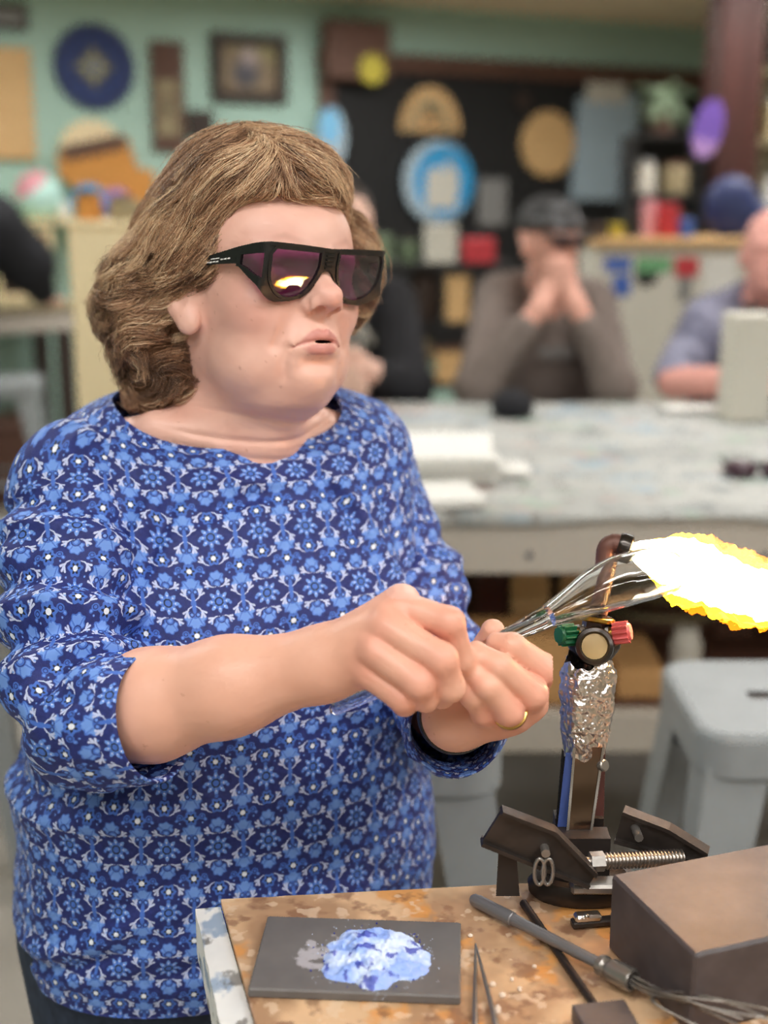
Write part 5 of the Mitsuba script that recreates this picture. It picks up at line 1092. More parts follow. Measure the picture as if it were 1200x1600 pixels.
# loose flyaway strands
fl = r3.choice(len(S), 420); F = S[fl] + np.cumsum(r3.normal(0, .0011, (420, NP, 3)), 1); S = np.concatenate([S, F]); tone = np.r_[tone, r3.normal(.8, .5, 420)]
keep = ~((S[:, -1, 1] > .09) & (S[:, -1, 2] < .075)); S, tone = S[keep], tone[keep]
W = HO + S @ HR.T
def strands_mesh(P_, rad):
    """All strands as thin three-sided tubes: one mesh."""
    n, m, _ = P_.shape; t = nrm(np.gradient(P_, axis=1)); a = nrm(np.cross(t, [.36, .48, .8])); b = np.cross(t, a); v = []
    for k in range(3): c = 2 * math.pi * k / 3; v.append(P_ + rad[..., None] * (math.cos(c) * a + math.sin(c) * b))
    v = np.stack(v, 2).reshape(-1, 3); nn = np.stack([math.cos(2 * math.pi * k / 3) * a + math.sin(2 * math.pi * k / 3) * b for k in range(3)], 2).reshape(-1, 3)
    i, j, k = np.meshgrid(np.arange(n), np.arange(m - 1), np.arange(3), indexing='ij'); o = (i * m + j) * 3; k2 = (k + 1) % 3
    q = np.stack([o + k, o + k2, o + 3 + k2, o + 3 + k], -1).reshape(-1, 4)
    return trimesh.Trimesh(v, np.vstack([q[:, [0, 1, 2]], q[:, [0, 2, 3]]]), process=False)
def curves(name, P_, rad, m, label=None): return tag(obj(name, strands_mesh(P_, rad), m, HAIR, smooth=True), label, kind='stuff')
rad = .00033 * np.interp(tt, [0, .6, 1], [1, 1, .35])[None]
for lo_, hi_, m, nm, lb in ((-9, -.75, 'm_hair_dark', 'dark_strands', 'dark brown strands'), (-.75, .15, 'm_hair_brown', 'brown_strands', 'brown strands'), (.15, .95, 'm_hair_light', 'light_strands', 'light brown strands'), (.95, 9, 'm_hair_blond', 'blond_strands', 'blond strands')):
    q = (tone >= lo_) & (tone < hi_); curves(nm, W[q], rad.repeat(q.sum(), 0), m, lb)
# ---------------------------------------------------------------- the printed top
def shirt_fn(p, n, uv):
    """Flower print: two columns of motifs in half drop, in millimetres of cloth."""
    u, v = uv.x * 1000.0, uv.y * 1000.0
    Wd, Hd = 44.0, 56.0
    def wrap_(x, L): return x - L * dr.floor(x / L + .5)
    col = mi.Color3f(*lin(31, 42, 112))
    col = mix(col, lin(26, 34, 96), noise(u * .35, v * .35))
    navy, dark, mid, light, pale, white = lin(28, 38, 104), lin(12, 16, 44), lin(66, 106, 192), lin(108, 148, 220), lin(190, 200, 232), lin(226, 232, 242)
    def put(c, new, d, soft=.35): return mix(c, new, smoothstep(soft, -soft, d))
    def segd(x, y, ax, ay, bx, by, r0, r1):
        dx, dy = bx - ax, by - ay; t = dr.clip(((x - ax) * dx + (y - ay) * dy) / (dx * dx + dy * dy), 0, 1)
        return dr.sqrt(dr.square(x - ax - t * dx) + dr.square(y - ay - t * dy)) - (r0 + (r1 - r0) * t)
    def sprig(x, y, k):
        """A curved, forked white twig growing outwards along +x, +y."""
        d = segd(x, y, 0., 0., 3.0 * k, .2 * k, .35, .55)
        d = dr.minimum(d, segd(x, y, 3.0 * k, .2 * k, 5.6 * k, 1.9 * k, .55, .75))
        d = dr.minimum(d, segd(x, y, 5.6 * k, 1.9 * k, 6.6 * k, 5.2 * k, .75, .95))
        d = dr.minimum(d, segd(x, y, 5.6 * k, 1.9 * k, 8.6 * k, 3.9 * k, .7, .95))
        return dr.minimum(d, segd(x, y, 4.4 * k, 1.0 * k, 8.2 * k, .9 * k, .6, .9))
    def lobes(x, y, n_, r, a): return dr.sqrt(x * x + y * y) - r * (1 + a * dr.cos(n_ * dr.atan2(y, x + 1e-6)))
    # column A: a pair of mirrored fan flowers, white twigs at the waist, a small white-eyed flower between the pairs
    xa, ya = wrap_(u, Wd), wrap_(v, Hd); ax, ay = dr.abs(xa), dr.abs(ya)
    fy = ay - 13.0
    fan = lobes(ax, fy, 9.0, 9.0, .10) ; fan = dr.maximum(fan, -(fy + 5.5 + .0 * ax))
    col = put(col, mid, dr.minimum(fan, segd(ax, ay, 0., 0., 0., 9., 2.2, 1.3)))
    ang = dr.atan2(ax, fy + 5.0); rr = dr.sqrt(ax * ax + dr.square(fy + 5.0))
    col = put(col, light, dr.maximum(dr.maximum(fan + 1.2, .42 - dr.abs(dr.sin(ang * 4.5 + .75)) * rr * .2), 5.2 - rr), .3)
    col = put(col, navy, dr.abs(dr.sqrt(dr.square(ax - 2.6) + dr.square(fy + 3.2)) - 1.9) - .42, .25)
    col = put(col, light, dr.sqrt(dr.square(ax - 2.6) + dr.square(fy + 3.2)) - 1.1, .3)
    cx_, cy_ = ax - 1.8, ay - 2.6; col = put(col, pale, sprig(cx_ * .86 + cy_ * .50, cy_ * .86 - cx_ * .50, 1.18))
    yb = wrap_(v + Hd / 2, Hd)
    def eyed(c, x, y, r):
        c = put(c, mid, lobes(x, y, 6.0, r, .14)); c = put(c, dark, lobes(x, y, 6.0, r * .56, .32), .3); return put(c, white, dr.sqrt(x * x + y * y) - r * .36, .3)
    col = eyed(col, xa, yb, 6.3)
    for sx in (0,):
        q = ax - 9.2; col = put(col, mid, dr.sqrt(q * q + dr.square(yb - 1.5)) - 2.9); col = put(col, navy, dr.abs(dr.sqrt(q * q + dr.square(yb - 1.5)) - 1.6) - .35, .25)
    # column B: star flower with a dark eye, crowned palmette below it, white-eyed flower with twigs above it
    xb, v2 = wrap_(u + Wd / 2, Wd), v; bx = dr.abs(xb)
    y1 = wrap_(v2, Hd); a1 = dr.atan2(xb, y1 + 1e-6); r1 = dr.sqrt(xb * xb + y1 * y1)
    star = r1 - 8.0 * (1 + .26 * dr.cos(8 * a1)); col = put(col, light, star)
    col = put(col, mid, dr.maximum(r1 - 6.6, .5 - dr.abs(dr.sin(4 * a1)) * r1 * .22), .3); col = put(col, dark, dr.maximum(star, dr.maximum(2.6 - r1, r1 - 3.9)), .25)
    col = put(col, mid, r1 - 2.6, .25); col = put(col, white, dr.maximum(dr.abs(r1 - 6.4) - .5, dr.abs(dr.sin(4 * a1)) - .35), .25)
    t_ = dr.abs(wrap_(v2, 2 * Hd))                                                           # mirrored: star, eyed flower, palmette, star
    y2 = t_ - 18.5; col = eyed(col, xb, y2, 5.9); col = put(col, pale, sprig((bx - 4.4) * .93 + (5.6 - y2) * .36, (5.6 - y2) * .93 - (bx - 4.4) * .36, 1.12))
    y3 = 36.0 - t_; pal = lobes(xb, y3, 7.0, 6.6, .10); col = put(col, pale, sprig(bx - 1.4, y3 + 7.4, 1.1))
    col = put(col, mid, pal); pr_ = dr.sqrt(bx * bx + dr.square(y3 + 5.0)); pa_ = dr.atan2(bx, y3 + 5.0)
    col = put(col, light, dr.maximum(dr.maximum(pal + 1.0, .40 - dr.abs(dr.sin(pa_ * 4.0 + .78)) * pr_ * .2), 4.2 - pr_), .3); col = put(col, navy, dr.abs(pr_ - 3.4) - .35, .25); col = put(col, light, pr_ - 1.6, .3)
    col = put(col, mid, dr.sqrt(bx * bx + dr.square(t_ - 10.6)) - 1.7, .3)
    # dots between
    for cx, cy, r in ((12.0, 20.5, 1.6), (12.0, -8.0, 1.6)):
        q, w = wrap_(ax - cx, Wd), wrap_(v - cy - 6.0, Hd); d = dr.sqrt(q * q + w * w); col = put(col, mid, d - r); col = put(col, light, d - r * .5)
    for cx, cy in ((13.5, 12.0), (9.5, 23.5), (13.0, -18.0)):
        q, w = ax - cx, wrap_(v - cy, Hd); col = put(col, light, dr.sqrt(q * q + w * w) - .8)
    return mix(col, mix(col, lin(120, 130, 170), .5), .22 * noise(u * 3.0, v * 3.0))
mat('m_shirt', shirt_fn, .62, specular=.25, sheen=.35, sheen_tint=.6)
LB, FB = np.array([-math.cos(BY), -math.sin(BY), 0]), np.array([math.sin(BY), -math.cos(BY), 0])   # her right, her front
# rings: z at the sides, front, back; centre x, y; half width; depth to the front, to the back
RG = np.array([
    (.738, .742, .745, -.155, 1.168, .203, .150, .140), (.742, .746, .749, -.155, 1.168, .206, .152, .142),
    (.800, .802, .804, -.155, 1.168, .209, .156, .146), (.860, .862, .862, -.154, 1.170, .205, .156, .142),
    (.930, .932, .932, -.153, 1.174, .197, .152, .132), (1.000, 1.002, 1.002, -.151, 1.180, .188, .150, .124),
    (1.060, 1.056, 1.062, -.149, 1.186, .184, .152, .120), (1.110, 1.100, 1.115, -.147, 1.192, .182, .148, .118),
    (1.160, 1.145, 1.165, -.145, 1.200, .180, .130, .116), (1.200, 1.180, 1.205, -.144, 1.206, .178, .113, .112),
    (1.232, 1.205, 1.236, -.143, 1.210, .172, .101, .100), (1.250, 1.219, 1.256, -.144, 1.212, .156, .093, .088),
    (1.260, 1.227, 1.268, -.147, 1.214, .134, .0880, .078), (1.2640, 1.2305, 1.276, -.149, 1.215, .112, .0845, .070), (1.2632, 1.2290, 1.2765, -.149, 1.215, .1095, .0825, .068), (1.259, 1.2250, 1.272, -.149, 1.215, .1090, .0820, .0675)])
nR, nA = 300, 340
RS = np.stack([np.interp(np.linspace(0, 1, nR), np.linspace(0, 1, 600), spline(RG, 600)[:, k]) for k in range(8)], 1)
ph_ = 2 * np.pi * np.arange(nA) / nA; cph, sph = np.cos(ph_), np.sin(ph_)          # 0 = front, positive = her right
def spow(x, e): return np.sign(x) * np.abs(x) ** e
e_ = 2 / 2.35
fwd = np.where(cph > 0, 1, 0)
Ft = spow(cph, e_)[None] * np.where(cph > 0, 1, 0)[None] * RS[:, 6:7] + spow(cph, e_)[None] * np.where(cph > 0, 0, 1)[None] * RS[:, 7:8]
Sd = spow(sph, e_)[None] * RS[:, 5:6]
Zz = RS[:, :1] + np.maximum(cph, 0)[None] ** .95 * (RS[:, 1:2] - RS[:, :1]) + np.maximum(-cph, 0)[None] ** .95 * (RS[:, 2:3] - RS[:, :1])
# bust and belly
for s in (1, -1): Ft = Ft + .020 * np.exp(-((Sd - s * .085) / .062) ** 2 - ((Zz - 1.085) / .060) ** 2) * (cph > 0)
Ft = Ft + .010 * np.exp(-(Sd / .12) ** 2 - ((Zz - .88) / .09) ** 2) * (cph > 0)
Sd = Sd + .010 * np.exp(-((Zz - .91) / .045) ** 2) * np.maximum(sph, 0)[None] ** 3       # soft roll above the hip
TV = np.array([0, 0, 1.0]) * Zz[..., None] + LB * Sd[..., None] + FB * Ft[..., None]; TV[..., 0] += RS[:, 3:4]; TV[..., 1] += RS[:, 4:5]
seg_u = np.linalg.norm(np.diff(np.concatenate([TV, TV[:, :1]], 1), axis=1), axis=2)
half_ = nA // 2; ucum = np.concatenate([np.zeros((nR, 1)), np.cumsum(seg_u, 1)], 1)         # nA + 1 columns
U_ = np.where(np.arange(nA + 1)[None] <= half_, ucum, ucum - ucum[:, -1:])
U_ = np.where(np.arange(nA + 1)[None] <= half_, ucum, ucum - ucum[:, -1:])
V_ = np.concatenate([np.zeros((1, nA)), np.cumsum(np.linalg.norm(np.diff(TV, axis=0), axis=2), 0)], 0); V_ = .5 * V_ + .5 * V_.mean(1, keepdims=True)
# folds
def grid_normals(Q):
    du = np.roll(Q, -1, 1) - np.roll(Q, 1, 1); dv_ = np.gradient(Q, axis=0); return nrm(np.cross(du, dv_))
TN = grid_normals(TV)
if (TN[nR // 2, 0] @ FB) < 0: TN = -TN
disp = (meshkit.fbm(TV * [9, 9, 14], 3, 4) - .5) * .010 + (meshkit.fbm(TV * [26, 26, 16], 3, 14) - .5) * .004
def fold(cs, cz, ang, ln, wd, amp):
    """A rounded crease on the front, at side distance cs and height cz."""
    a = math.radians(ang); x, z = Sd - cs, Zz - cz; al, ac = x * math.cos(a) + z * math.sin(a), -x * math.sin(a) + z * math.cos(a)
    return amp * np.exp(-(al / ln) ** 2) * np.exp(-(ac / wd) ** 2) * (1 - 2 * (ac / wd) ** 2 * .5) * (cph > -.3)
for cs, cz, ang, ln, wd, amp in ((.020, 1.205, 6, .060, .008, .005), (.030, 1.190, -14, .05, .009, -.005), (-.055, 1.190, 50, .045, .009, -.005), (-.075, 1.180, 62, .05, .009, .005),
        (.110, 1.165, -55, .06, .010, -.006), (.130, 1.150, -60, .06, .010, .006), (.150, 1.135, -68, .06, .009, -.005), (-.130, 1.13, 70, .06, .010, -.006), (-.110, 1.12, 66, .07, .010, .005),
        (.150, 1.03, -30, .07, .014, .006), (.130, 1.00, -22, .08, .014, -.006), (.165, .95, -20, .07, .012, -.009), (.150, .925, -12, .08, .013, .008), (.12, .86, -35, .09, .013, -.006), (.15, .83, -40, .07, .012, .006), (.17, .79, -30, .06, .010, -.006),
        (-.10, .98, 40, .08, .013, .006), (-.13, .95, 46, .07, .012, -.006), (-.04, .84, 12, .10, .015, .005), (.05, .80, -16, .08, .012, -.005), (0, 1.03, 4, .10, .016, -.004)):
    disp = disp + fold(cs, cz, ang, ln, wd, amp)
env = np.clip((np.arange(nR) / nR - .0) * 14, 0, 1)[:, None] * np.clip((1 - np.arange(nR) / nR) * 6 - 1.0, 0, 1)[:, None]
TV = TV + TN * (disp * (.08 + .92 * env))[..., None] * np.clip((1 - np.arange(nR) / nR) * 30, 0, 1)[:, None, None]
TVw = np.concatenate([TV, TV[:, :1]], 1); Vw = np.concatenate([V_, V_[:, :1]], 1)
# the seam of the print runs down the middle of her back: split there
order = np.r_[np.arange(half_, nA), np.arange(0, half_ + 1)]
Tq = TV[:, order % nA]; Uq = np.concatenate([U_[:, half_:nA].copy(), U_[:, :half_ + 1]], 1); Uq[:, 0] = ucum[:, half_] - ucum[:, -1]; Vq = V_[:, order % nA]
def grid_faces(a, b): 
    i, j = np.meshgrid(np.arange(a - 1), np.arange(b - 1), indexing='ij'); q = np.stack([i * b + j, i * b + j + 1, (i + 1) * b + j + 1, (i + 1) * b + j], -1).reshape(-1, 4); return np.vstack([q[:, [0, 1, 2]], q[:, [0, 2, 3]]])
SH = obj('shirt', (Tq.reshape(-1, 3), grid_faces(*Tq.shape[:2])), 'm_shirt', WM, smooth=True, uv=np.stack([Uq.ravel() + .004, Vq.ravel()], 1), label='navy blue top with a light blue and white flower print')
def sleeve(path, rad, n, m, wr, seed, u0, extra=()):
    p = spline(path, n); r = spline(np.c_[rad, rad, rad], n)[:, 0]; t = nrm(np.gradient(p, axis=0))
    n0 = nrm(np.cross(t[0], [0, 1.0, 0])); ns_ = [n0]
    for k in range(1, n): ns_.append(nrm(ns_[-1] - t[k] * np.dot(ns_[-1], t[k])))
    ns_ = np.array(ns_); bs = np.cross(t, ns_); a = np.linspace(0, 2 * np.pi, m + 1) + math.pi * .5
    Q = p[:, None] + r[:, None, None] * (np.cos(a)[None, :, None] * ns_[:, None] + np.sin(a)[None, :, None] * bs[:, None]); N_ = nrm(Q - p[:, None])
    L = np.r_[0, np.cumsum(np.linalg.norm(np.diff(p, axis=0), axis=1))]
    A_ = np.cos(a), np.sin(a); q = np.stack([np.broadcast_to(L[:, None] * 26, Q.shape[:2]), np.broadcast_to(A_[0] * 1.7, Q.shape[:2]), np.broadcast_to(A_[1] * 1.7, Q.shape[:2])], -1)
    d = (meshkit.fbm(q * [.6, .8, .8], 3, seed) - .5) * .016 + (np.abs(meshkit.noise(q * [1.3, .7, .7] + 7, seed + 3) - .5) - .2) * wr * np.exp(-((L[:, None] - L[int(n * .55)]) / .12) ** 2)
    for l0, wd, amp, ph0 in extra: d = d + 1.7 * amp * np.exp(-((L[:, None] - l0 - .018 * np.cos(a[None] - ph0)) / wd) ** 2)
    d = d * np.clip((L[-1] - L[:, None]) / .03, .0, 1); Q = Q + N_ * d[..., None]
    # turn the cuff in
    c = Q[-1].mean(0); tin = [Q[-1] + t[-1] * .002 + (c - Q[-1]) * .02, Q[-1] + (c - Q[-1]) * .06, Q[-1] + (c - Q[-1]) * .10 - t[-1] * .05]
    Q = np.concatenate([Q, np.array(tin)], 0); L = np.r_[L, L[-1] + .002, L[-1] + .004, L[-1] + .05]
    uv = np.stack([np.broadcast_to((np.linspace(0, 2 * np.pi, m + 1) * r.mean())[None] + u0, Q.shape[:2]), np.broadcast_to(-L[:, None], Q.shape[:2])], -1)
    return Q, uv
def add_sleeve(*a_):
    Q, uv = sleeve(*a_); obj('sleeve', (Q.reshape(-1, 3), grid_faces(*Q.shape[:2])), 'm_shirt', SH, smooth=True, uv=uv.reshape(-1, 2)); return Q
SLR = add_sleeve([np.array([-.225, 1.185, 1.188]), P(124, 745, 1.168), P(112, 815, 1.140), P(107, 920, 1.10), P(112, 1040, 1.055), P(128, 1118, 1.022), P(182, 1130, 1.0), P(240, 1122, .985)], [.045, .054, .0585, .0600, .0585, .0570, .0540, .0495], 170, 120, .020, 3, 0.0, [(.13, .010, -.004, 2.0), (.155, .010, .004, 2.0), (.20, .011, -.006, 2.4), (.225, .010, .005, 2.6), (.25, .010, -.006, 2.9), (.275, .010, .005, 3.2), (.305, .009, -.004, 3.4)])
SLL = add_sleeve([np.array([-.055, 1.268, 1.188]), P(560, 715, 1.305), P(582, 780, 1.29), P(622, 870, 1.27), P(660, 990, 1.24), P(688, 1085, 1.20), P(702, 1120, 1.12), P(712, 1140, 1.042)], [.046, .050, .0520, .0520, .0515, .0500, .0465, .0390], 160, 110, .016, 9, .3, [(.14, .010, -.004, 1.0), (.17, .010, .004, 1.4), (.215, .010, -.004, 1.0), (.24, .010, .004, 1.0)])
# jeans
jm = sdf_mesh(lambda p: smin(smin(d_chain(p, [np.array([-.155, 1.17, z]) + LB * .100 for z in (.07, .45, .75)], [.060, .078, .112]), d_chain(p, [np.array([-.155, 1.17, z]) - LB * .100 for z in (.07, .45, .75)], [.060, .078, .112]), .05), d_ell(p, (-.155, 1.17, .83), (.185, .135, .12), TR_), .06), (-.40, .93, .02), (.09, 1.42, .97), .008, 3)
obj('jeans', jm, 'm_jeans', WM, smooth=True, label='dark blue jeans')
for s in (1, -1):
    c = np.array([-.155, 1.17, 0]) + LB * s * .100
    obj('shoe', sdf_mesh(lambda p: dr.maximum(smin(d_cap(p, c + [0, .02, .045], c + FB * .15 + [0, 0, .032], .045, .034), d_ell(p, c + [0, 0, .07], (.048, .055, .06)), .03), -(p.z - .004)), c - .22 + [0, 0, .15], c + .25, .008, 2), 'm_black_cloth', WM, smooth=True)
# ---------------------------------------------------------------- the torch bench
BZ = .90
b = thing('torch_bench', 'rusty steel topped torch bench with a paint-chipped wooden edge', 'workbench')
A0, A1 = PZ(345, 1405, BZ), PZ(830, 1380, BZ)                  # back edge of the plate
ed = nrm(A1 - A0); A2 = A0 + ed * .80                           # runs on to the right behind the block
le = nrm(PZ(400, 1600, BZ) - A0); F0, F2 = A0 + le * .55, A2 + le * .55
# plate, its back edge slightly ragged
n = 60; back = [A0 + (A2 - A0) * t + np.array([0, .0018 * (float(meshkit.fbm(np.array([t * 40, 1, 2]))) - .5), 0]) for t in np.linspace(0, 1, n)]
poly = [(q[0], q[1]) for q in back] + [(F2[0], F2[1]), (F0[0], F0[1])]
obj('steel_plate', prism(poly, .005, BZ - .005), 'm_rust', b)
W0_, W1_ = PZ(305, 1415, BZ - .002), PZ(345, 1600, BZ - .002); we = nrm(W1_ - W0_)
wp = [W0_, A0 + np.array([.002, -.004, 0]), F0, W0_ + we * .55]
n = 40; left = [W0_ + we * .55 * t + np.array([.0022 * (float(meshkit.fbm(np.array([t * 50, 4, 2]))) - .5), 0, 0]) for t in np.linspace(0, 1, n)]
obj('wooden_edge', prism([(q[0], q[1]) for q in left] + [(F0[0], F0[1]), (A0[0], A0[1] - .003)], .04, BZ - .045), 'm_chipped', b)
ins = .012
core = [A0 + le * ins + ed * .002, A2 + le * ins - ed * .01, F2 - le * .01 - ed * .01, F0 - le * .01 + ed * .002]
obj('wooden_top', prism([(q[0], q[1]) for q in core], .035, BZ - .041), 'm_brownwood', b)
for q in (A0 + ed * .05 + le * .08, A2 - ed * .06 + le * .08, F0 + ed * .05 - le * .06, F2 - ed * .06 - le * .06):
    obj('leg', move(bbox(.06, .06, BZ - .041, .004), (q[0], q[1], (BZ - .041) / 2), 6), 'm_brownwood', b)
obj('front_rail', trimesh.Trimesh(np.vstack([[p_ + [0, 0, z] for p_ in (A0 + ed * .05 + le * .09, A2 - ed * .06 + le * .09, A0 + ed * .05 + le * .11, A2 - ed * .06 + le * .11)] for z in (-.12, -.05)])).convex_hull, 'm_brownwood', b)

# graphite slab with the heap of blue glass frit
SC, SR = np.array([-.0185, .8405, BZ]), -3.5
k = obj('graphite_slab', move(bbox(.150, .095, .0075, .0012, (0, 0, .00375)), SC, SR), 'm_slab', smooth=30); tag(k, 'flat dark graphite slab on the bench carrying the heap of blue frit', 'graphite slab')
top = BZ + .0075
fc = PZ(585, 1497, top)
nr, na = 46, 120
A, U = np.meshgrid(2 * math.pi * np.arange(na) / na, np.arange(nr) / (nr - 1)); Z0 = np.zeros_like(A)
edge = 1 + .60 * (meshkit.fbm(np.stack([np.cos(A) * 2.2, np.sin(A) * 2.2, Z0 + 3.], -1), 4) - .5)
X, Y = .0385 * edge * U * np.cos(A), .0375 * edge * U * np.sin(A)
hh = .0085 * (1 - U ** 2.2) ** .8 + (.010 * (meshkit.fbm(np.stack([X * 90, Y * 90, Z0 + 1.], -1), 4) - .5) + .0035 * (meshkit.fbm(np.stack([X * 420, Y * 420, Z0 + 5.], -1), 2) - .5)) * np.minimum(1, (1 - U) * 5)
hh = np.maximum(hh, 0); hh[-1] = -.0003; vs = np.stack([X, Y, hh], -1).reshape(-1, 3)
ii, jj = np.meshgrid(np.arange(nr - 1), np.arange(na), indexing='ij')
q = np.stack([ii * na + jj, (ii + 1) * na + jj, (ii + 1) * na + (jj + 1) % na, ii * na + (jj + 1) % na], -1).reshape(-1, 4)
fr = trimesh.Trimesh(np.array(vs) + fc, np.vstack([q[:, [0, 1, 2]], q[:, [0, 2, 3]]]), process=True); fr.update_faces(fr.nondegenerate_faces())
k = obj('blue_frit', fr, 'm_frit', smooth=True); tag(k, 'heap of powdery blue crushed glass frit on the graphite slab', 'glass frit', kind='stuff')
r2 = np.random.default_rng(11)
def grains(name, n, rad, size, m, c, spread=(1, 1)):
    ms = []
    for _ in range(n):
        a, r = r2.uniform(0, 2 * math.pi), rad * (r2.normal(1, .14)); x, y = r * math.cos(a) * spread[0], r * math.sin(a) * spread[1]
        g = trimesh.creation.icosahedron(); s = size * r2.uniform(.5, 1.2)
        ms.append(trimesh.Trimesh(np.asarray(g.vertices) * s * r2.uniform(.6, 1.2, 3) + c + [x, y, s * .5], g.faces, process=False))
    return obj(name, cat(ms), m, 'blue_frit', False)
tag(grains('dark_grains', 110, .0355, .0008, 'm_frit_dark', fc), 'dark blue grains', kind='stuff'); tag(grains('pale_grains', 70, .042, .0006, 'm_frit_pale', fc), 'pale grains', kind='stuff')

# graphite block
zt = BZ + .062
a, c, d = PZ(955, 1366, zt), PZ(1110, 1487, zt), PZ(1200, 1318, zt)
ux = nrm([d[0] - a[0], d[1] - a[1], 0]); uy = nrm([c[0] - a[0], c[1] - a[1], 0]); uy = nrm(uy - ux * np.dot(ux, uy))
Ld = float(np.dot(c - a, uy))
bl = bbox(.17, Ld, .062, .0022, (.085, -Ld / 2, .031)); bl = bl.subdivide().subdivide()
M = np.eye(4); M[:3, 0], M[:3, 1], M[:3, 2], M[:3, 3] = ux, -uy, [0, 0, 1], [a[0], a[1], BZ + .0003]
k = obj('graphite_block', xf(bl, M), 'm_graphite', smooth=25); tag(k, 'thick dark graphite block at the right front corner of the bench', 'graphite block')

# tools
z = BZ
def onb(px, py, h=0.0): return PZ(px, py, z + h)
t = thing('claw_tool', 'long grey metal rod tool ending in a collar and a bunch of thin wires', 'hand tool')
p0, p1 = onb(738, 1404, .006), onb(935, 1505, .012); dv = nrm(p1 - p0)
obj('rod', tube(np.array([p0, p0 + dv * .002, p0 + (p1 - p0) * .45, p1]), [.0035, .0048, .0046, .0042], 16), 'm_steel_grey', t, smooth=40)
obj('grip', cyl(p0 + dv * .006, p0 + dv * .045, .0054, 18, bev=.0008), 'm_steel_grey', t)
L_ = np.linalg.norm(onb(985, 1538, .012) - p1)
obj('collar', lathe([(0, 0), (.005, 0), (.0075, .002), (.0078, .006), (.0066, .008), (.0066, .010), (.0085, .013), (.0088, L_ - .002), (.0080, L_), (.0066, L_), (.0066, L_ - .006), (0, L_ - .006)], 28, frame(p1, p1 + dv)), 'm_steel', t)
pe = p1 + dv * (L_ - .003)
for i, (px, py, h) in enumerate(((1130, 1565, .850), (1160, 1592, .842), (1215, 1580, .832), (1085, 1602, .862), (1110, 1612, .858), (1190, 1618, .842), (1240, 1600, .832))):
    e = P(px, py, h); mid = (pe + e) / 2 + np.array([-.008, -.008 + .003 * (i % 3 - 1), .004 + .003 * (i % 2)]); o = np.array([0, 0, .0035]) * math.cos(i * .9) + np.array([.003, .002, 0]) * math.sin(i * .9)
    pts = spline([pe + o, pe + o + dv * .02, mid, e], 14)
    if i in (0, 2): pts = np.vstack([pts, e + np.array([.012, -.002, -.003]), e + np.array([.03, -.014, -.005])])
    pts[:, 2] = np.maximum(pts[:, 2], z + .0016); obj('wire', tube(pts, .0008, 6), 'm_steel', t, smooth=True)
t = thing('graphite_paddle', 'dark graphite paddle on a thin black rod lying under the wire tool', 'paddle')
p0, p1 = onb(818, 1411, .003), onb(930, 1572, .0045)
obj('rod', tube(np.array([p0, (p0 + p1) / 2, p1]), [.0033, .0030, .0030], 14), 'm_iron_dark', t, smooth=40)
c0, c1, c2_ = onb(893, 1569, .012), onb(975, 1560, .012), onb(905, 1625, .012)
e1 = nrm(c1 - c0); e2 = nrm(np.cross([0, 0, 1], e1)); w = np.linalg.norm(c1 - c0)
M = np.eye(4); M[:3, 0], M[:3, 1], M[:3, 2], M[:3, 3] = e1, e2, [0, 0, 1], [c0[0], c0[1], z + .0002]
obj('head', xf(bbox(w, .05, .012, .001, (w / 2, -.025, .006)), M), 'm_graphite', t)
t = thing('tweezers', 'slim steel tweezers lying point up beside the graphite slab', 'tweezers')
tip = onb(743, 1474, .004)
for s, (px, py) in ((-1, (745, 1640)), (1, (782, 1640))):
    e = onb(px, py, .004); pts = spline([tip, tip + (e - tip) * .3 + [s * .0004, 0, 0], tip + (e - tip) * .7 + [s * .001, 0, .0], e], 12)
    obj('arm', tube(pts, np.linspace(.0006, .0026, 12), 8, flat=.6), 'm_steel', t, smooth=True)
e = (onb(745, 1640, .004) + onb(782, 1640, .004)) / 2; obj('joint', move(bbox(.018, .012, .004, .001), e), 'm_steel', t)
t = thing('steel_clip', 'small shiny steel clip on the bench before the clamp foot', 'clip')
p0 = onb(893, 1443, .004)
obj('base', move(bbox(.040, .009, .005, .001, (.02, 0, 0)), p0, 8), 'm_iron', t); obj('jaw', move(bbox(.021, .010, .006, .0022, (.0125, 0, .005)), p0, 8), 'm_bright_steel', t); obj('rivet', ico(p0 + [.011, -.003, .008], .0024, 1), 'm_bright_steel', t)
# loose bits of clear glass on the plate
for i, (px, py, s) in enumerate(((660, 1535, 2.2), (770, 1538, 2.5), (785, 1555, 2.8), (812, 1545, 2.2), (778, 1578, 3.4), (735, 1462, 1.8), (800, 1530, 1.8), (835, 1510, 1.5))):
    if i == 0: continue
    g = trimesh.creation.icosahedron(); s *= .001; k = obj('glass_crumb', trimesh.Trimesh(np.asarray(g.vertices) * s * r2.uniform(.6, 1.3, 3) + onb(px, py, s * .62), g.faces, process=False), 'm_crumb', smooth=False)
    tag(k, 'tiny pale crumb of glass on the rusty plate right of the tweezers', 'glass crumb', 'pale glass crumbs on the bench')

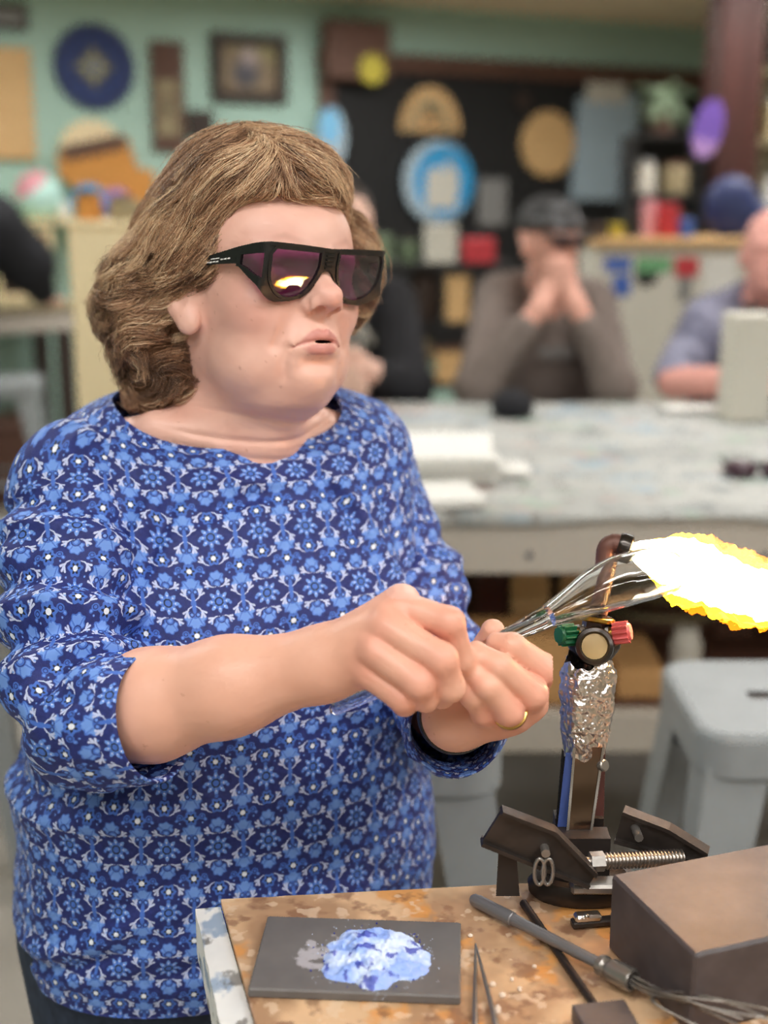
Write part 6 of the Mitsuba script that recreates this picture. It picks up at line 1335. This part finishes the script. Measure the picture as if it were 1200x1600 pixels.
# clamp holding the torch bracket at the back edge of the bench
cl = thing('screw_clamp', 'dark iron screw clamp with two levers at the back edge of the bench', 'clamp')
def ibeam(pts, ws, thick, name):
    """A lever of channel section: two flanges and a web, tapering along pts."""
    pts = [np.asarray(p_) for p_ in pts]; d = nrm(pts[-1] - pts[0]); side = nrm(np.cross(d, [0, 0, 1.0])); up = np.cross(side, d); parts = []
    for (a_, b_, wa, wb) in zip(pts, pts[1:], ws, ws[1:]):
        for o, hw, ht in ((.5, .0065, .0016), (-.5, .0065, .0016)):
            parts.append(trimesh.Trimesh(np.array([q + up * (o * w_ + e * ht) + side * f * hw for q, w_ in ((a_, wa), (b_, wb)) for e in (-1, 1) for f in (-1, 1)])).convex_hull)
        parts.append(trimesh.Trimesh(np.array([q + up * e * w_ * .5 + side * f * .0022 for q, w_ in ((a_, wa), (b_, wb)) for e in (-1, 1) for f in (-1, 1)])).convex_hull)
    return obj(name, cat(parts), 'm_iron', cl, smooth=25)
l0, l1, l2 = P(768, 1290, .985), P(850, 1322, .99), P(925, 1372, .995)
ibeam([l0, l1, l2], [.030, .031, .011], .01, 'lever'); obj('pivot_pin', cyl(l1 + [0, -.012, 0], l1 + [0, .012, 0], .0035, 14), 'm_steel', cl)
r0, r1, r2_ = P(968, 1288, 1.03), P(1040, 1312, 1.02), P(1105, 1338, 1.01)
ibeam([r0, r1, r2_], [.026, .022, .008], .01, 'lever'); obj('pivot_pin', cyl(P(994, 1298, 1.02) + [0, -.012, 0], P(994, 1298, 1.02) + [0, .012, 0], .0035, 14), 'm_steel', cl)
# threaded screw
s0, s1 = P(912, 1347, 1.0), P(1062, 1340, 1.01); dv = nrm(s1 - s0); Ls = np.linalg.norm(s1 - s0); pr = [(0, 0), (.0040, 0), (.0040, .014)]
zz = .014
while zz < Ls: pr += [(.0050, zz + .0006), (.0068, zz + .0014), (.0068, zz + .0019), (.0050, zz + .0027)]; zz += .0029
pr += [(.0050, zz), (0, zz)]
obj('screw', lathe(pr, 22, frame(s0, s1)), 'm_screw', cl, smooth=30); obj('screw_nut', cyl(s0 + dv * .005, s0 + dv * .016, .0078, 6), 'm_steel', cl)
# foot: heavy dished ring segment resting on the bench edge
fc_ = PZ(912, 1398, BZ)
foot = [(0, .0), (.036, 0), (.040, .004), (.041, .012), (.037, .018), (.030, .020), (.024, .016), (.012, .016), (0, .018)]
obj('foot', xf(lathe(foot, 44), np.array([[1.12, 0, 0, fc_[0]], [0, .62, 0, fc_[1]], [0, 0, 1, BZ + .0004], [0, 0, 0, 1]])), 'm_iron', cl)
obj('foot_pad', move(bbox(.05, .018, .008, .002), PZ(940, 1383, BZ + .024)), 'm_steel', cl)
obj('neck_block', trimesh.Trimesh(np.vstack([fc_ + np.array([x, y, zz_]) for x in (-.028, .02) for y in (0.0, .02) for zz_ in (.016, .05)])).convex_hull, 'm_iron_dark', cl)
obj('lower_jaw', trimesh.Trimesh(np.vstack([fc_ + np.array([x, y, zz_]) for x in (-.02, .02) for y in (.034, .05) for zz_ in (-.09, .05)])).convex_hull, 'm_iron_dark', cl)
for px, py in ((843, 1362), (856, 1362)):
    c_ = P(px, py, .985); th = np.linspace(0, 2 * math.pi, 20); obj('spring_coil', tube(np.stack([c_[0] + .004 * np.cos(th), c_[1] + th * 0, c_[2] + .011 * np.sin(th)], 1), .0016, 8, cap=False), 'm_steel', cl, smooth=True)
obj('cross_strut', trimesh.Trimesh(np.vstack([P(780, 1310, .99), P(805, 1310, .99), P(775, 1400, 1.0), P(812, 1400, 1.0), P(780, 1310, 1.005), P(805, 1310, 1.005), P(775, 1400, 1.012), P(812, 1400, 1.012)])).convex_hull, 'm_iron_dark', cl)

# ---------------------------------------------------------------- the torch
to = thing('glass_torch', 'foil-wrapped gas torch with green and red valve knobs clamped to the bench', 'torch')
DT = 1.06
def tp(px, py, D=DT): return P(px, py, D)
def ribbon_box(quad_a, quad_b, name, m, parent=to, smooth=20):
    return obj(name, trimesh.Trimesh(np.vstack([quad_a, quad_b])).convex_hull, m, parent, smooth)
# bracket: chrome strip, blue hose strip, rear dark strip
def strip(pxs_top, pxs_bot, ytop, ybot, D0, D1, name, m, n=14, bend=0.0):
    ms = []; A_, B_ = [], []
    for t_ in np.linspace(0, 1, n):
        py = ytop + (ybot - ytop) * t_; xl = pxs_top[0] + (pxs_bot[0] - pxs_top[0]) * t_; xr = pxs_top[1] + (pxs_bot[1] - pxs_top[1]) * t_; off = bend * math.sin(t_ * 7)
        A_.append([tp(xl, py, D0 + off), tp(xr, py, D0 + off), tp(xr, py, D1 + off), tp(xl, py, D1 + off)])
    v = np.array(A_).reshape(-1, 3); f = []
    for i in range(n - 1):
        for j in range(4): f.append([4 * i + j, 4 * i + (j + 1) % 4, 4 * i + 4 + (j + 1) % 4, 4 * i + 4 + j])
    f = np.array(f)[:, ::-1]; tri = np.vstack([f[:, [0, 1, 2]], f[:, [0, 2, 3]], [[0, 1, 2], [0, 2, 3], [4 * n - 4, 4 * n - 2, 4 * n - 3], [4 * n - 4, 4 * n - 1, 4 * n - 2]]])
    m_ = trimesh.Trimesh(v, tri, process=False); m_.fix_normals(); return obj(name, m_, m, to, 30)
strip((899, 944), (884, 918), 1168, 1346, 1.045, 1.060, 'chrome_bracket', 'm_chrome', bend=.0022)
strip((896, 900), (881, 885), 1168, 1346, 1.0435, 1.046, 'bracket_edge', 'm_steel', bend=.0022)  # paler steel strips standing in for the bright highlights along the chrome rims
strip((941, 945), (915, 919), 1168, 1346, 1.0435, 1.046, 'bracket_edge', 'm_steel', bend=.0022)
strip((884, 900), (868, 884), 1176, 1318, 1.048, 1.064, 'blue_hose', 'm_hose_blue')
strip((878, 886), (866, 870), 1170, 1312, 1.062, 1.070, 'hose_backing', 'm_black')
strip((930, 946), (912, 942), 1168, 1346, 1.066, 1.085, 'rear_bracket', 'm_redwood')
obj('bracket_screw', cyl(tp(938, 1196, 1.05), tp(946, 1196, 1.045), .005, 14, bev=.001), 'm_steel', to)
# foil sleeve, crumpled
ns, nl = 110, 100
A, U = np.meshgrid(2 * math.pi * np.arange(ns) / ns, np.arange(nl) / (nl - 1)); ca, sa = np.cos(A), np.sin(A)
wd = np.interp(U, [0, .12, .3, .7, 1], [35, 41, 42, 38, 30]) / 2000 * 1.06; e = 3.2; sq_ = (np.abs(ca) ** e + np.abs(sa) ** e) ** (-1 / e)
q = np.stack([ca * 3.2, sa * 3.2, U * 6.5], -1)
dd = .0050 * (meshkit.fbm(q * .9, 3, 2) - .5) + .0010 * (np.abs(meshkit.noise(q * 2.6, 9) - .5) * 2 - .5) + .0005 * (np.abs(meshkit.noise(q * 6.0, 19) - .5) * 2 - .5)
rag = .014 * (meshkit.noise(np.stack([ca * 1.9, sa * 1.9, A * 0 + 7.], -1), 4) - .4) * np.maximum(0, 1 - U * 7) - .006 * meshkit.noise(np.stack([ca * 2, sa * 2, A * 0 + 2.], -1), 5) * np.maximum(0, U * 9 - 8)
pt = np.stack([ca * sq_ * wd, sa * sq_ * wd * .8, A * 0], -1) * (1 + dd / wd * 1.1)[..., None]
ct = np.array([tp(920.5 - 7.5 * t_, 1030 + 142 * t_, 1.058) for t_ in np.arange(nl) / (nl - 1)])
vs = (ct[:, None] + pt @ rotz(24).T + rag[..., None] * np.array([0, 0, 1.0])).reshape(-1, 3)
ii, jj = np.meshgrid(np.arange(nl - 1), np.arange(ns), indexing='ij')
q = np.stack([ii * ns + jj, (ii + 1) * ns + jj, (ii + 1) * ns + (jj + 1) % ns, ii * ns + (jj + 1) % ns], -1).reshape(-1, 4)
fo = trimesh.Trimesh(np.array(vs), np.vstack([q[:, [0, 1, 2]], q[:, [0, 2, 3]]]), process=False); obj('foil_wrap', fo, 'm_foil', to, 28)
obj('handle_core', tube([tp(922, 1036), tp(914, 1172)], .0105, 16), 'm_gunmetal', to)
# valve body
g0 = tp(929, 1010, 1.045)
obj('valve_body', hull([(tp(929, 1012, 1.062), .017), (tp(903, 1004, 1.062), .009), (tp(953, 1006, 1.062), .009), (tp(931, 985, 1.062), .011)], 2), 'm_gunmetal', to, smooth=40)
obj('gauge_ring', lathe([(.0105, 0), (.0150, 0), (.0160, .003), (.0150, .007), (.0122, .008), (.0105, .005)], 36, frame(g0, tp(929, 1010, 1.03))), 'm_gunmetal', to)
obj('gauge_face', lathe([(0, .0), (.0122, 0), (.0122, .004), (.009, .0048), (0, .005)], 30, frame(g0, tp(929, 1010, 1.03))), 'm_gauge', to)
def knob(px, py, ax, m, name):
    c_ = tp(px, py, 1.05); ax = nrm(ax); n = 11; prof = [(c * (.0082 + .0013 * math.cos(n * th_)), s * (.0082 + .0013 * math.cos(n * th_))) for th_ in np.linspace(0, 2 * math.pi, 110)[:-1] for c, s in ((math.cos(th_), math.sin(th_)),)]
    k_ = obj(name, xf(cat(prism(prof, .0125), lathe([(0, .0124), (.0078, .0124), (.0066, .0145), (0, .015)], 28)), frame(c_ - ax * .008, c_ + ax)), m, to, 30)
    obj('knob_stem', cyl(c_ - ax * .022, c_ - ax * .007, .0058, 18, bev=.0008), 'm_brass', to); obj('knob_collar', cyl(c_ - ax * .016, c_ - ax * .011, .0078, 6), 'm_steel', to)
knob(883, 992, [-1, -.5, .10], 'm_knob_green', 'green_knob'); knob(974, 988, [1, -.35, .25], 'm_knob_red', 'red_knob')
obj('neck_nut', cyl(tp(931, 992), tp(934, 962), .0125, 6), 'm_gunmetal', to, smooth=False); obj('neck_ring', cyl(tp(933, 972), tp(934, 964), .0145, 24, bev=.001), 'm_brass', to)
obj('feed_pipe', tube(spline([tp(934, 966, 1.065), tp(938, 930, 1.075), tp(944, 885, 1.08), tp(946, 862, 1.08), tp(951, 852, 1.079), tp(962, 849, 1.078), tp(972, 851, 1.077)], 34), np.r_[np.full(26, .0078), np.full(8, .0082)], 18), 'm_copper', to, smooth=True)
n0, n1 = tp(966, 850, 1.0775), tp(985, 856, 1.076)
obj('nozzle', lathe([(0, 0), (.0095, 0), (.0110, .003), (.0110, .010), (.0092, .0115), (.0070, .0115), (.0065, .006), (0, .006)], 26, frame(n0, n1)), 'm_gunmetal', to)
# ---------------------------------------------------------------- the flame: shells of hot gas that glow on their inner faces
FL = thing('torch_flame', 'bright white and yellow torch flame blowing from the nozzle over the glass', 'flame')
fa, fb = tp(986, 857, 1.072), tp(1240, 948, 1.06); fd = nrm(fb - fa); FLn = np.linalg.norm(fb - fa)
fu = nrm(np.array([0, 0, 1.0]) - fd * fd[2]); fs = np.cross(fd, fu)
def flame_shell(name, prof, amp, freq, seed, rad, n=150, m=72, up=0.0):
    A, U = np.meshgrid(2 * math.pi * np.arange(m) / m, np.arange(n) / (n - 1))
    w_ = meshkit.fbm(np.stack([U * freq, np.cos(A) * 1.6, np.sin(A) * 1.6 + seed], -1), 4, seed) - .42
    rr = np.maximum(.0006, np.interp(U, *prof) + amp * w_ * np.minimum(1, U * 3) * np.minimum(1, (1 - U) * 6 + .15))
    vs = (fa + fd * (U * FLn)[..., None] + fu * (rr * np.sin(A) + up * U)[..., None] + fs * (rr * np.cos(A))[..., None]).reshape(-1, 3)
    ii, jj = np.meshgrid(np.arange(n - 1), np.arange(m), indexing='ij')
    q = np.stack([ii * m + jj, ii * m + (jj + 1) % m, (ii + 1) * m + (jj + 1) % m, (ii + 1) * m + jj], -1).reshape(-1, 4)
    k = np.arange(m); N = len(vs); v = np.vstack([vs, np.mean(vs[:m], 0), np.mean(vs[-m:], 0)])
    f = np.vstack([q[:, [0, 1, 2]], q[:, [0, 2, 3]], np.stack([k * 0 + N, (k + 1) % m, k], 1), np.stack([k * 0 + N + 1, N - m + k, N - m + (k + 1) % m], 1)])
    tm = trimesh.Trimesh(v, f, process=False); tm.fix_normals()
    if tm.volume > 0: tm.invert()
    kk = key(name, FL); scene[kk] = mikit.ply(tm, 'm_hot_gas', emitter={'type': 'area', 'radiance': rgb(rad)}); return kk
FK = 1.0
flame_shell('white_core', ([0, .04, .10, .22, .34, .6, .85, 1], [.0045, .009, .013, .019, .022, .019, .019, .008]), .016, 9, 3, np.array([28.0, 19.0, 11.0]) * FK)
flame_shell('yellow_mantle', ([0, .04, .10, .22, .34, .6, .85, 1], [.0030, .007, .012, .023, .027, .025, .025, .012]), .026, 12, 8, np.array([15.0, 5.2, .08]) * FK)
flame_shell('orange_tongues', ([0, .06, .2, .4, .7, 1], [.002, .004, .016, .027, .028, .016]), .034, 15, 14, np.array([2.4, .46, .012]) * FK)

# ---------------------------------------------------------------- the glass piece she turns in the flame
gp = thing('glass_vessel', 'clear glass tube flaring into a softened bulb held in the flame', 'glass tube')
g_pts = [(516, 1110, .985), (560, 1092, .983), (640, 1060, .978), (730, 1022, .972), (800, 990, .978), (850, 966, .990), (895, 943, 1.002), (930, 925, 1.012), (970, 908, 1.022), (1010, 897, 1.032), (1050, 892, 1.040), (1085, 890, 1.046)]
pts = spline([tp(*q) for q in g_pts], 90)
u = np.linspace(0, len(g_pts) - 1, 90)
ro = np.interp(u, range(12), [.0052, .0056, .0050, .0046, .0062, .0088, .0135, .0185, .0215, .0215, .0175, .0040])
wall = np.interp(u, range(12), [.0049, .0050, .0047, .0043, .0045, .0042, .0030, .0026, .0024, .0026, .0030, .0035])
ro[0] = .002
outer = tube(pts, ro, 48)
ri = np.maximum(ro - wall, 0); s_ = 42; e_ = 86
inner = tube(pts[s_:e_], np.maximum(ri[s_:e_], .0002), 48); inner.invert()
obj('body', cat(outer, inner), 'm_glass', gp, smooth=50)
